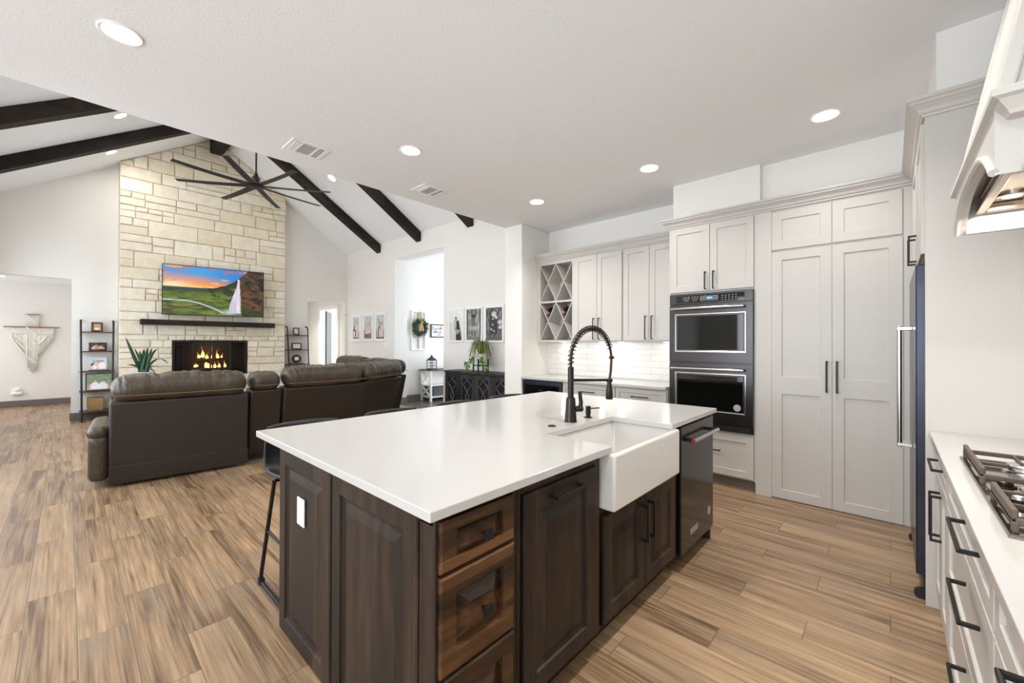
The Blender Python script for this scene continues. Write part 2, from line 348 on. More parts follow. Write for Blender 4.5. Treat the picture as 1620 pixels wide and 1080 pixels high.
M['matte'] = mat('matte_black', srgb(22, 21, 21), .5)
M['faucet'] = mat('faucet_black', srgb(46, 42, 40), .3, .7)
M['bronze'] = mat('bronze', srgb(72, 52, 40), .4, .6)
M['steel'] = mat('stainless', srgb(205, 203, 200), .22, 1.0)
M['blacksteel'] = mat('black_stainless', srgb(76, 73, 74), .26, .85, spec=.5)
M['gloss'] = mat('glossy_black_stainless', srgb(66, 63, 66), .13, .9, spec=.5)
M['darksteel'] = mat('dark_stainless', srgb(58, 60, 72), .25, .8)
M['oveglass'] = mat('oven_glass', srgb(12, 13, 12), .03, spec=.45)
M['porcelain'] = mat('porcelain', srgb(218, 216, 213), .1, coat=.4)
M['leather'] = leather('brown_leather', srgb(72, 63, 51), .34, .6)
M['leatherback'] = leather('dark_leather_back', srgb(42, 34, 28), .5, .12)
M['stoolleather'] = mat('black_leatherette', srgb(34, 34, 37), .4, bump=.1, bscale=200)
M['screen'] = attr_material('television_picture', .68, .2)
M['photo'] = attr_material('photo_print', 0, .35)
M['white'] = mat('white_paint', srgb(240, 239, 236), .45)
M['plastic'] = mat('white_plastic', srgb(238, 238, 236), .35)
M['lamp'] = mat('lamp_glow', (1, .96, .9, 1), .5, emit=14)
M['puck'] = mat('led_glow', (1, .93, .82, 1), .5, emit=9)
M['tile'] = tile_material()
M['glass'] = glass_material('clear_glass')
M['fireglass'] = glass_material('fire_glass', (.02, .02, .02, 1), .25, .25)
M['darkglass'] = glass_material('dark_glass', (.03, .03, .035, 1), .8)
M['charcoal'] = wood_material('charcoal_wood', srgb(32, 31, 32), srgb(52, 50, 50), srgb(76, 73, 72), rough=.55, coat=0)
M['browntop'] = wood_material('dark_brown_top', srgb(52, 40, 34), srgb(74, 58, 48), srgb(96, 76, 62), scale=(2, 12, 12), coat=0)
M['frameb'] = wood_material('walnut_frame', srgb(50, 34, 24), srgb(78, 54, 38), srgb(104, 74, 52), coat=0)
M['green'] = mat('leaf_green', srgb(38, 84, 40), .4, var=.35, vscale=9)
M['sansev'] = mat('snake_leaf', srgb(34, 74, 48), .35, var=.4, vscale=14)
M['pothos'] = mat('pothos_leaf', srgb(96, 152, 48), .4, var=.3, vscale=20)
M['spider'] = mat('spider_leaf', srgb(112, 124, 62), .5, var=.45, vscale=12)
M['wreath'] = mat('wreath_green', srgb(54, 78, 48), .7, var=.4, vscale=25)
M['ribbon'] = mat('burlap_ribbon', srgb(186, 148, 96), .85, bump=.3, bscale=300)
M['cotton'] = mat('cotton_rope', srgb(240, 237, 230), .95, bump=.4, bscale=160)
M['dowel'] = mat('wood_dowel', srgb(150, 108, 76), .6, var=.2)
M['basket'] = weave_material('wicker', srgb(120, 90, 58), srgb(186, 150, 104))
M['ribbed'] = mat('grey_ribbed_fabric', srgb(120, 120, 122), .9)
M['firebrick'] = mat('firebrick', srgb(30, 28, 27), .9, bump=.5, bscale=20)
M['log'] = mat('charred_log', srgb(58, 42, 32), .95, bump=.8, bscale=30, var=.5, vscale=20)
M['flame'] = flame_material()
M['red'] = mat('red_enamel', srgb(170, 24, 28), .3)
M['ink'] = mat('blue_ink', srgb(84, 110, 146), .6)
M['paper'] = mat('paper', srgb(236, 240, 246), .6)
M['iron'] = mat('cast_iron', srgb(92, 80, 72), .55, .2, bump=.15, bscale=200)
M['cookglass'] = mat('cooktop_steel', srgb(150, 140, 132), .08, .95)
M['filter'] = mat('hood_filter_steel', srgb(196, 180, 165), .2, 1.0)
M['slot'] = mat('slot_dark', srgb(40, 39, 37), .8)
M['display'] = mat('display_blue', srgb(80, 150, 240), .4, emit=2.5)
M['icon'] = mat('icon_grey', srgb(170, 170, 168), .4)
M['panelgrey'] = mat('panel_grey', srgb(96, 98, 100), .25)
M['cyan'] = mat('teal_fabric', srgb(120, 190, 205), .8)
M['ropeseam'] = mat('seam_thread', srgb(120, 106, 88), .6)
M['baker'] = mat('under_paint', srgb(150, 140, 130), .6)
M['book'] = mat('book_cover', srgb(70, 76, 84), .6)
M['bottle'] = mat('bottle_glass', srgb(18, 22, 16), .08)
M['foil'] = mat('bottle_foil', srgb(112, 28, 30), .35, .3)
M['doorgrey'] = mat('door_dark_grey', srgb(70, 70, 68), .5)
# ------------------------------------------------------------------ the room shell
HC, YE = 3.0, 4.02
XP, XL, YF, RX = 4.95, -.87, 10.43, 2.04
def roof(x): return 3.667 + .645 * ((x - XL) if x < RX else (XP - x))
ZR = roof(RX)
st = dict(kind='structure')
MB().box(-3.7, 9.2, -1.1, 15.2, -.1, 0).build('floor', M['floor'], **st)
MB().box(-3.6, 5.1, -.95, YE, HC, HC + .1).build('ceiling', M['ceiling'], **st)
b = MB()      # vault, two slopes
b.hexa([(XL - .15, YE - .1, roof(XL - .15)), (RX, YE - .1, ZR), (RX, YF + .17, ZR), (XL - .15, YF + .17, roof(XL - .15))],
       [(XL - .15, YE - .1, roof(XL - .15) + .12), (RX, YE - .1, ZR + .12), (RX, YF + .17, ZR + .12), (XL - .15, YF + .17, roof(XL - .15) + .12)])
b.hexa([(RX, YE - .1, ZR), (XP + .32, YE - .1, roof(XP + .32)), (XP + .32, YF + .17, roof(XP + .32)), (RX, YF + .17, ZR)],
       [(RX, YE - .1, ZR + .12), (XP + .32, YE - .1, roof(XP + .32) + .12), (XP + .32, YF + .17, roof(XP + .32) + .12), (RX, YF + .17, ZR + .12)])
b.build('ceiling', M['ceiling'], **st)
# header above the kitchen ceiling's edge
MB().prism([(XL - .12, YE - .1, HC + .1), (XP + .3, YE - .1, HC + .1), (XP + .3, YE - .1, roof(XP + .3)), (RX, YE - .1, ZR), (XL - .12, YE - .1, roof(XL - .12))], (0, .1, 0)).build('wall_header', M['wall'], **st)
# gable wall behind the fireplace with the two openings
b = MB()
for x0, x1, z0 in ((XL, .04, 2.456), (.04, RX, 0), (RX, 3.96, 0), (3.96, 4.89, 2.47), (4.89, XP, 0)):
    b.prism([(x0, YF, z0), (x1, YF, z0), (x1, YF, roof(x1)), (x0, YF, roof(x0))], (0, .17, 0))
b.build('wall_north', M['wall'], **st)
b = MB()
b.box(XP, XP + .32, YE, 6.38, 0, 3.667); b.box(XP, XP + .32, 6.38, 8.14, 3.25, 3.667); b.box(XP, XP + .32, 8.14, YF, 0, 3.667)
b.build('wall_east', M['wall'], **st)
b = MB()
for y0, y1, z0, z1 in ((YE, 4.6, 0, 3.6), (4.6, 7.0, 0, .6), (4.6, 7.0, 2.8, 3.6), (7.0, 7.5, 0, 3.6), (7.5, 9.9, 0, .6), (7.5, 9.9, 2.8, 3.6), (9.9, YF, 0, 3.6)): b.box(XL - .14, XL, y0, y1, z0, z1)
b.build('wall_west', M['wall'], **st)
b = MB()
for y0, y1, z0, z1 in ((-.95, -.35, 0, HC), (-.35, 2.95, 0, .5), (-.35, 2.95, 2.6, HC), (2.95, YE, 0, HC)): b.box(-3.6, -3.48, y0, y1, z0, z1)
b.build('wall_rear', M['wall'], **st)
MB().box(-3.48, XL, YE - .12, YE, 0, HC).build('wall_dining', M['wall'], **st)
MB().box(-3.48, 5.0, -.95, -.8, 0, HC).build('wall_south', M['wall'], **st)
MB().box(4.88, 5.0, -.8, 1.68, 0, HC).build('wall_pantry', M['wall'], **st)
MB().box(4.82, 4.95, 1.68, 3.70, 0, HC).build('wall_bar', M['wall'], **st)
b = MB().box(4.2, 4.95, 3.70, YE, 0, HC); b.build('wall_wing', M['wall'], bevel=.012, **st)
b = MB().box(4.815, 4.82, 1.70, 3.70, .93, 1.45); b.build('wall_backsplash', M['tile'], **st)
# dropped walls over the tall cabinets
MB().box(4.27, 4.88, .87, 1.66, 2.6, HC).box(4.33, 4.88, -.18, .87, 2.6, HC).build('wall_soffit', M['wall'], **st)
MB().box(3.09, 4.88, -.8, -.18, 2.6, HC).build('wall_soffit', M['wall'], **st)
# windows of the unseen sides
def window(x, y0, y1, z0, z1, n):
    o = MB(); f = .05
    o.box(x - .04, x + .02, y0, y1, z0, z0 + f); o.box(x - .04, x + .02, y0, y1, z1 - f, z1)
    for k in range(n + 1):
        yy = y0 + (y1 - y0 - f) * k / n; o.box(x - .04, x + .02, yy, yy + f, z0 + f, z1 - f)
    return o.build('window_1', M['white'], **st)
window(-3.53, -.35, 2.95, .5, 2.6, 4); window(XL - .07, 4.6, 7.0, .6, 2.8, 2); window(XL - .07, 7.5, 9.9, .6, 2.8, 2)
# passage behind the left opening
MB().box(-3.2, .8, 13.5, 13.62, 0, 2.6).build('wall_passage', M['wall'], **st)
MB().box(.68, .8, YF + .17, 13.5, 0, 2.6).build('wall_passage', M['wall'], **st)
MB().box(-3.2, -3.08, YF + .17, 13.5, 0, .4).box(-3.2, -3.08, YF + .17, 13.5, 2.45, 2.6).box(-3.2, -3.08, YF + .17, 10.9, .4, 2.45).box(-3.2, -3.08, 13.1, 13.5, .4, 2.45).build('wall_passage', M['wall'], **st)
MB().box(-3.2, XL, YF + .05, YF + .17, 0, 2.6).build('wall_passage', M['wall'], **st)
MB().box(-3.2, .8, YF + .17, 13.62, 2.6, 2.7).build('ceiling', M['ceiling'], **st)
# hall and bright room behind the right opening
MB().box(3.2, 6.4, 13.1, 13.22, 0, 2.6).build('wall_hall', M['wall'], **st)
MB().box(3.2, 3.32, YF + .17, 13.1, 0, 2.6).build('wall_hall', M['wall'], **st)
b = MB(); b.box(5.02, 5.14, YF + .17, 11.1, 0, 2.6); b.box(5.02, 5.14, 11.1, 12.28, 2.35, 2.6); b.box(5.02, 5.14, 12.28, 13.1, 0, 2.6)
b.build('wall_hall', M['wall'], **st)
b = MB(); b.box(4.99, 5.17, 12.24, 12.36, 0, 2.4); b.box(4.99, 5.17, 11.04, 11.15, 0, 2.4); b.box(4.99, 5.17, 11.15, 12.24, 2.31, 2.4)
b.build('trim_1', M['white'], **st)
d = MB().bar((5.16, 12.23, 1.155), (5.62, 12.95, 1.155), .04, 2.29).build('door_1', M['doorgrey'], kind='structure')
MB().box(9.0, 9.12, YF - .3, 13.2, 0, .5).box(9.0, 9.12, YF - .3, 13.2, 2.5, 3.4).box(9.0, 9.12, YF - .3, 10.8, .5, 2.5).box(9.0, 9.12, 12.4, 13.2, .5, 2.5).build('wall_bedroom', M['wall'], **st)
MB().box(6.4, 9.0, 13.1, 13.22, 0, 2.6).build('wall_bedroom', M['wall'], **st)
MB().box(3.2, 9.12, YF + .17, 13.22, 2.6, 2.7).build('ceiling', M['ceiling'], **st)
# entry room beyond the wide opening
MB().box(5.27, 9.0, 8.27, 8.42, 0, 3.4).build('wall_entry', M['wall'], **st)
MB().box(5.27, 9.0, YF + .05, YF + .17, 0, 2.7).build('wall_entry', M['wall'], **st)
MB().box(9.0, 9.12, 3.9, 8.42, 0, .3).box(9.0, 9.12, 3.9, 8.42, 2.9, 3.4).box(9.0, 9.12, 3.9, 4.9, .3, 2.9).box(9.0, 9.12, 7.9, 8.42, .3, 2.9).build('wall_entry', M['wall'], **st)
MB().box(5.27, 9.0, 3.9, 4.02, 0, 3.4).build('wall_entry', M['wall'], **st)
MB().box(5.27, 9.12, 3.9, 8.42, 3.4, 3.5).build('ceiling', M['ceiling'], **st)
MB().box(5.0, 8.99, 4.04, 8.26, 0, .004).build('floor', M['greyfloor'], **st)
# baseboards
def base(name, x0, x1, y0, y1, h=.13): MB().box(x0, x1, y0, y1, 0, h).build(name, M['base'], bevel=.006, **st)
base('baseboard_north', .025, .60, YF - .016, YF); base('baseboard_north', 3.40, 3.95, YF - .016, YF)
base('baseboard_north', .025, .04, YF, YF + .17)
base('baseboard_east', XP - .016, XP, 8.16, YF - .016); base('baseboard_east', XP - .016, XP, YE, 6.37)
base('baseboard_jamb', XP - .016, XP + .336, 8.124, 8.14); base('baseboard_entry', 5.29, 8.9, 8.254, 8.27, .15)
base('baseboard_passage', -3.0, .66, 13.484, 13.5)

# ceiling beams -------------------------------------------------------------
def beam(x0, x1, y0, y1, label):
    d = .19; o = MB()
    zz = lambda x: roof(x) - .004
    o.prism([(x0, y0, zz(x0)), (x1, y0, zz(x1)), (x1, y0, zz(x1) - d), (x0, y0, zz(x0) - d)], (0, y1 - y0, 0))
    o.build('ceiling_beam', M['beam'], label=label, cat='beam', group='dark rafters across the vaulted ceiling')
xr0, xr1, w = RX + .1, XP - .005, .16
beam(xr0, xr1, 8.75, 8.91, 'dark stained rafter on the right slope, passing behind the fan blades')
beam(xr0, xr1, 7.14, 7.30, 'dark stained rafter on the right slope, above the wide opening in the photo wall')
beam(xr0, xr1, 5.52, 5.68, 'short visible end of a dark rafter above the black and white photos')
beam(XL + .005, RX - .1, 8.66, 8.82, 'dark rafter on the left slope, nearer the stone chimney')
beam(XL + .005, RX - .1, 7.06, 7.22, 'dark rafter at far upper left on the left slope, farther from the chimney')
MB().box(RX - .1, RX + .1, YE + .01, 10.19, ZR - .32, ZR - .065).build('ridge_beam', M['ridgew'], label='dark wood ridge beam end poking out at the peak above the stone chimney', cat='beam')

# recessed lights ------------------------------------------------------------
def downlight(loc, nrm, r, label, power, group, lampcol=(1, .955, .895), spread=125, aim=None):
    loc, nrm = V(loc), V(nrm).normalized(); t = thing('recessed_light', label, 'ceiling light', loc, group)
    MB().lathe(loc, [(r + .018, 0), (r + .018, .004), (r + .012, .007), (r, .004), (r, 0)], 28, nrm).build('trim_ring', M['white'], t, smooth=True)
    MB().lathe(loc + nrm * .001, [(r - .001, 0), (r - .001, .003), (.01, .0045)], 28, nrm).build('diffuser', M['lamp'], t, smooth=True)
    l = bpy.data.lights.new('downlight_lamp', 'AREA'); l.shape = 'DISK'; l.size = r * 1.8; l.energy = power; l.color = lampcol; l.spread = math.radians(spread)
    o = bpy.data.objects.new('downlight_lamp', l); COL.objects.link(o); o.location = loc + (nrm * .012 if aim is None else nrm * .06); o.rotation_euler = (V(aim) if aim else nrm).to_track_quat('-Z', 'Y').to_euler()
dn = (0, 0, -1); g = 'recessed ceiling lights'
KP = 8
downlight((.18, 3.0, HC), dn, .075, 'round recessed light in the kitchen ceiling at upper left, nearest the camera', KP, g)
downlight((1.97, 3.0, HC), dn, .075, 'round recessed light in the kitchen ceiling between the two air vents', KP, g)
downlight((3.67, 3.0, HC), dn, .075, 'round recessed light in the kitchen ceiling above the wine rack', KP * 1.2, g)
downlight((3.67, 1.65, HC), dn, .075, 'round recessed light in the kitchen ceiling in front of the oven cabinet', KP * .6, g)
downlight((3.67, .34, HC), dn, .075, 'round recessed light in the kitchen ceiling in front of the pantry doors', KP * .6, g)
downlight((1.97, .34, HC), dn, .075, 'unseen recessed light added over the aisle to brighten the cooktop side', KP * 1.4, g)  # aisle lamps added out of frame to brighten the right of the kitchen
downlight((.18, .34, HC), dn, .075, 'unseen recessed light added over the aisle above the camera', KP, g)
nl = V((.645, 0, -1)); nr = V((-.645, 0, -1)); LP = 8.5
def onslope(x, y, lab): downlight((x, y, roof(x)), nl if x < RX else nr, .075, lab, LP, g, (1, .955, .89), 178)
onslope(.478, 7.93, 'round recessed light on the left vault slope between the two dark rafters')
onslope(.473, 9.55, 'round recessed light on the left vault slope beside the stone chimney')
onslope(3.50, 8.06, 'round recessed light on the right vault slope beside the fan')
onslope(.478, 6.31, 'unseen recessed light added on the left vault slope to brighten the sofa area')  # from here on, vault lamps added out of view to lift the living room
onslope(.478, 4.69, 'unseen recessed light added on the left vault slope nearest the kitchen for brightness')
onslope(3.50, 6.44, 'unseen recessed light added on the right vault slope to brighten the sofa area')
# unseen lamps added to brighten the rooms beyond
def added_ceiling_lamp(x, y, z, p, lab):
    downlight((x, y, z), dn, .09, lab, p, g, (1, .95, .88))
added_ceiling_lamp(-.9, 12.2, 2.6, 4, 'unseen recessed light added to brighten the passage beyond the left opening')
added_ceiling_lamp(4.2, 11.8, 2.6, 13, 'unseen recessed light added to brighten the hall beyond the narrow opening')

# air vents -------------------------------------------------------------------
def vent(cx, cy, lx, ly, label):
    t = thing('ceiling_vent', label, 'air vent', (cx, cy, HC), 'air vents in the kitchen ceiling')
    x0, x1, y0, y1 = cx - lx / 2, cx + lx / 2, cy - ly / 2, cy + ly / 2; f = .03
    o = MB(); o.box(x0, x1, y0, y0 + f, HC - .008, HC); o.box(x0, x1, y1 - f, y1, HC - .008, HC); o.box(x0, x0 + f, y0 + f, y1 - f, HC - .008, HC); o.box(x1 - f, x1, y0 + f, y1 - f, HC - .008, HC)
    o.build('frame', M['white'], t, bevel=.002)
    MB().box(x0 + f, x1 - f, y0 + f, y1 - f, HC - .002, HC).build('backing', M['slot'], t)
    o = MB(); xa, xb = x0 + f, x1 - f; w3 = (xb - xa) / 4
    for k in range(4):
        xx = xa + .004 + w3 * k / 4; o.bar((xx, y0 + f, HC - .006), (xx, y1 - f, HC - .006), .009, .0015, (1.5, 0, 1))
        xx = xb - .004 - w3 * k / 4; o.bar((xx, y0 + f, HC - .006), (xx, y1 - f, HC - .006), .012, .002, (-.5, 0, 1))
    for k in range(9):
        yy = y0 + f + (ly - 2 * f) * (k + .5) / 9; o.bar((xa + w3, yy, HC - .006), (xb - w3, yy, HC - .006), .006, .0015, (0, .5, 1))
    o.box(xa + w3 - .005, xa + w3 + .005, y0 + f, y1 - f, HC - .009, HC - .002); o.box(xb - w3 - .005, xb - w3 + .005, y0 + f, y1 - f, HC - .009, HC - .002)
    o.build('louvres', M['white'], t)
vent(1.36, 3.63, .30, .27, 'white louvred air vent in the kitchen ceiling, the larger one nearer the fan')
vent(2.62, 3.63, .30, .26, 'white louvred air vent in the kitchen ceiling, the smaller one nearer the bar')
# ------------------------------------------------------------------ kitchen joinery
SH = [(0, 0), (0, .018), (.002, .02), (.062, .02), (.066, .011)]                     # shaker door
def shk(f=.062): return [(0, 0), (0, .018), (.002, .02), (f, .02), (f + .004, .011)]
RAISED = [(0, 0), (0, .016), (.005, .021), (.07, .021), (.074, .013), (.088, .009), (.094, .009), (.128, .018)]
DRAW = [(0, 0), (0, .016), (.005, .021), (.056, .021), (.060, .002), (.066, .001), (.104, .026)]
DRAWS = [(0, 0), (0, .016), (.005, .021), (.056, .021, .032), (.060, .002, .036), (.066, .001, .040), (.100, .026, .058)]
NX, NY, PX, PY, PZ = (-1, 0, 0), (0, -1, 0), (1, 0, 0), (0, 1, 0), (0, 0, 1)
def pull(p, q, n, parent, mat_=None, st_=.034, t=.011, name='handle', label=None):
    p, q, n = V(p), V(q), V(n); d = (q - p).normalized(); o = MB()
    o.bar(p + n * st_, q + n * st_, t, t * .8, n)
    for e in (p + d * t * .5, q - d * t * .5): o.bar(e, e + n * st_, t, t, d)
    return o.build(name, mat_ or M['black'], parent, bevel=.0015, seg=1, label=label)
def door_x(parent, x, y0, y1, z0, z1, name='door', prof=None, m=None):       # front faces -x
    return MB().panel((x, y0, z0), PY, PZ, NX, y1 - y0, z1 - z0, prof or SH).build(name, m or M['cab'], parent)
def door_y(parent, y, x0, x1, z0, z1, name='door', prof=None, m=None):       # front faces -y
    return MB().panel((x0, y, z0), PX, PZ, NY, x1 - x0, z1 - z0, prof or SH).build(name, m or M['cab'], parent)
def door_py(parent, y, x0, x1, z0, z1, name='door', prof=None, m=None):      # front faces +y
    return MB().panel((x0, y, z0), PX, PZ, PY, x1 - x0, z1 - z0, prof or SH).build(name, m or M['cab'], parent)
CR = [(0, 0), (.01, 0), (.012, .012), (.022, .018), (.03, .036), (.052, .056), (.06, .06), (.06, .072), (.072, .078), (.072, .096), (0, .096)]
def crown_path(par, pts, side, h=1.0): return MB().sweep(pts, side, CR, h).build('crown', M['cab'], par)
def crown(name_parent, p, q, out, h=1.0, z0=0, m=None):
    p, q, out = V(p), V(q), V(out)
    return MB().prism([p + out * a + V((0, 0, b_ * h)) for a, b_ in CR], q - p).build('crown', m or M['cab'], name_parent)

# oven tower -------------------------------------------------------------------
XO = 4.27
t = thing('oven_cabinet', 'tall white cabinet built around the double oven', 'cabinet', (4.57, 1.3, 0))
o = MB(); o.box(XO, 4.87, 1.685, 1.70, 0, 2.56); o.box(XO, 4.87, .905, .918, .1, 2.56); o.box(XO + .012, 4.87, .918, 1.685, 1.87, 1.885); o.box(XO + .012, 4.87, .918, 1.685, .512, .527); o.box(XO, 4.87, .918, 1.685, 2.54, 2.56)
o.box(4.5, 4.87, .918, 1.685, .527, 1.87); o.box(XO + .012, 4.87, .918, 1.685, 1.885, 2.54); o.box(XO + .012, 4.87, .918, 1.685, .1, .512)
o.build('carcass', M['cab'], t)
MB().box(XO + .07, 4.87, .918, 1.685, 0, .1).build('toe_kick', M['base'], t)
d = door_x(t, XO + .012, 1.302, 1.683, 1.887, 2.545); pull((XO - .008, 1.338, 1.90), (XO - .008, 1.338, 2.075), NX, d)
d = door_x(t, XO + .012, .92, 1.298, 1.887, 2.545); pull((XO - .008, 1.262, 1.90), (XO - .008, 1.262, 2.075), NX, d)
d = door_x(t, XO + .012, .92, 1.683, .115, .505, 'drawer'); pull((XO - .008, 1.2, .345), (XO - .008, 1.4, .345), NX, d)
crown_path(t, [(4.46, 1.70, 2.555), (XO, 1.70, 2.555), (XO, .905, 2.555)], -1)

# double oven --------------------------------------------------------------------
t = thing('double_oven', 'dark stainless double wall oven with blue clock display', 'oven', (4.4, 1.3, .53))
y0, y1 = .919, 1.684
MB().box(XO - .012, 4.48, y0, y1, .53, 1.866).build('body', M['blacksteel'], t, bevel=.003)
c = MB().box(XO - .030, XO - .012, y0, y1, 1.762, 1.866).build('control_panel', M['blacksteel'], t, bevel=.003)
MB().box(XO - .0325, XO - .030, .99, 1.615, 1.775, 1.848).build('touch_panel', M['oveglass'], c)
MB().box(XO - .0335, XO - .0325, 1.215, 1.385, 1.787, 1.838).build('display', M['panelgrey'], c)
MB().box(XO - .0342, XO - .0335, 1.27, 1.278, 1.805, 1.822).box(XO - .0342, XO - .0335, 1.285, 1.297, 1.805, 1.822).box(XO - .0342, XO - .0335, 1.303, 1.315, 1.805, 1.822).build('clock_digits', M['display'], c)
for yc in (1.515, 1.43):
    o = MB()
    for i, j in ((0, 0), (1, 0), (-1, 0), (0, 1), (1, 1), (-1, 1), (.5, 2), (-.5, 2)): o.box(XO - .0333, XO - .0325, yc + i * .024 - .007, yc + i * .024 + .007, 1.83 - j * .017 - .003, 1.83 - j * .017 + .003)
    o.build('function_keys', M['icon'], c)
o = MB()
for k in range(5):
    for j in range(3): o.box(XO - .0333, XO - .0325, 1.06 + k * .03 - .006, 1.06 + k * .03 + .006, 1.828 - j * .02 - .003, 1.828 - j * .02 + .003)
o.build('number_keys', M['icon'], c)
def oven_door(z0, z1, zw0, zw1, zh, badge):
    d = MB().box(XO - .034, XO - .012, y0, y1, z0, z1).build('door', M['blacksteel'], t, bevel=.003)
    MB().panel((XO - .034, .975, zw0), PY, PZ, NX, .653, zw1 - zw0, [(0, 0), (.002, .004), (.010, .004), (.022, -.004)], back=False).build('window_trim', M['steel'], d)
    MB().box(XO - .036, XO - .0345, 1.002, 1.601, zw0 + .026, zw1 - .026).build('window_glass', M['oveglass'], d)
    o = MB().tube([(XO - .085, .985, zh), (XO - .085, 1.65, zh)], .013, 14)
    o.build('handle', M['steel'], d, smooth=True)
    for yy in (.995, 1.64): MB().bar((XO - .034, yy, zh), (XO - .085, yy, zh), .016, .02).build('handle_bracket', M['blacksteel'], d)
    if badge: MB().lathe((XO - .036, 1.05, zw0 + .065), [(.032, 0), (.032, .0012), (.005, .0016)], 24, NX).build('sticker', M['icon'], d)
oven_door(1.182, 1.755, 1.28, 1.665, 1.715, False); oven_door(.6, 1.172, .70, 1.08, 1.118, True)
MB().box(XO - .022, XO - .012, y0 + .02, y1 - .02, .535, .592).build('vent_trim', M['matte'], t)

# pantry -----------------------------------------------------------------------------
t = thing('pantry_cabinet', 'tall white pantry cabinet with two long doors and two short upper doors', 'cabinet', (4.57, .4, 0))
MB().box(XO + .004, 4.87, -.16, .904, .0, 2.56).build('carcass', M['cab'], t)
MB().box(XO - .014, XO + .004, .778, .904, 0, 2.55).build('side_panel', M['cab'], t)
MB().box(XO - .006, XO + .004, -.155, -.072, .008, 2.55).build('filler_strip', M['cab'], t)
def pdoor(ya, yb, hy):
    o = MB(); w = yb - ya
    o.panel((XO + .004, ya, .012), PY, PZ, NX, w, .99, [(0, 0), (0, .018), (.0, .02), (.075, .02), (.079, .011)])
    o.panel((XO + .004, ya, 1.002), PY, PZ, NX, w, 1.176, [(0, 0), (0, .018), (.0, .02), (.075, .02), (.079, .011)])
    d = o.build('door', M['cab'], t); pull((XO - .016, hy, .965), (XO - .016, hy, 1.225), NX, d, t=.013)
    door_x(t, XO + .004, ya, yb, 2.196, 2.535, 'upper_door', shk(.075))
pdoor(.353, .776, .385); pdoor(-.07, .350, .318)
crown(t, (XO - .002, .904, 2.555), (XO - .002, -.17, 2.555), NX)

# bar run ------------------------------------------------------------------------------
XU = 4.53
def upper(y0, y1, name, label, ys):
    t = thing(name, label, 'cabinet', (4.68, (y0 + y1) / 2, 1.385), 'white wall cabinets over the bar counter')
    MB().box(XU, 4.815, y0, y1, 1.385, 2.53).build('carcass', M['cab'], t)
    for i, (a, b_, hy) in enumerate(ys):
        d = door_x(t, XU, a, b_, 1.40, 2.49); pull((XU - .02, hy, 1.415), (XU - .02, hy, 1.685), NX, d)
    crown(t, (XU - .004, y1, 2.505), (XU - .004, y0, 2.505), NX)
    return t
ta = upper(2.363, 3.066, 'wall_cabinet', 'white two door wall cabinet between the wine rack and the cabinet beside the ovens', ((2.716, 3.055, 2.752), (2.372, 2.712, 2.676)))
tb = upper(1.704, 2.361, 'wall_cabinet', 'white two door wall cabinet right beside the oven tower', ((2.03, 2.352, 2.066), (1.71, 2.026, 1.99)))
t = thing('wine_rack_cabinet', 'white wall cabinet with open diamond wine rack', 'wine rack', (4.68, 3.38, 1.385))
o = MB(); ya, yb = 3.068, 3.695
o.box(XU, 4.815, ya, ya + .03, 1.385, 2.53); o.box(XU, 4.815, yb - .06, yb, 1.385, 2.53); o.box(XU, 4.815, ya + .03, yb - .06, 1.385, 1.41); o.box(XU, 4.815, ya + .03, yb - .06, 2.455, 2.53); o.box(XU, 4.815, ya + .03, yb - .06, 1.925, 1.95); o.box(4.80, 4.815, ya + .03, yb - .06, 1.41, 2.455)
o.build('carcass', M['cab'], t)
o = MB(); A, B = ya + .03, yb - .06; mid = (A + B) / 2
for za, zb in ((1.41, 1.925), (1.95, 2.455)):
    zm = (za + zb) / 2
    for y_a, y_b in ((A, mid), (mid, B)):
        for s_ in (1, -1):
            p = V((4.665, y_a, za if s_ > 0 else zb)); q = V((4.665, y_b, zb if s_ > 0 else za)); o.bar(p, q, .27, .009, (0, 1, 0))
o.build('lattice', M['cab'], t)
crown(t, (XU - .004, yb, 2.505), (XU - .004, ya, 2.505), NX)
def bottle(y, z, lab):
    t = thing('wine_bottle', lab, 'bottle', (4.62, y, z - .037), 'wine bottles lying in the rack')
    MB().lathe((4.79, y, z), [(.02, 0), (.037, .004), (.037, .17), (.03, .195), (.015, .215), (.014, .25)], 20, NX).build('glass', M['bottle'], t, smooth=True)
    MB().lathe((4.79, y, z), [(.0165, .243), (.0165, .275), (.008, .277)], 16, NX).build('foil_cap', M['foil'], t, smooth=True)
bl, br = B - (B - A) / 4, A + (B - A) / 4
bottle(bl, 1.756, 'lower dark wine bottle in the upper left V of the lower rack'); bottle(br, 1.756, 'lower dark wine bottle in the upper right V of the lower rack')
bottle(bl + .012, 1.832, 'upper dark wine bottle stacked in the upper left V of the lower rack'); bottle(br + .012, 1.832, 'upper dark wine bottle stacked in the upper right V of the lower rack')
# under cabinet lights
for i, (yy, par) in enumerate(((3.35, t), (2.75, ta), (2.48, ta), (1.9, tb))):
    MB().lathe((4.70, yy, 1.385), [(.035, 0), (.035, .006), (.01, .008)], 20, (0, 0, -1)).build('puck_light', M['puck'], par, smooth=True)
    l = bpy.data.lights.new('puck_lamp', 'AREA'); l.shape = 'DISK'; l.size = .06; l.energy = .24; l.color = (1, .9, .76)
    q = bpy.data.objects.new('puck_lamp', l); COL.objects.link(q); q.location = (4.70, yy, 1.374)
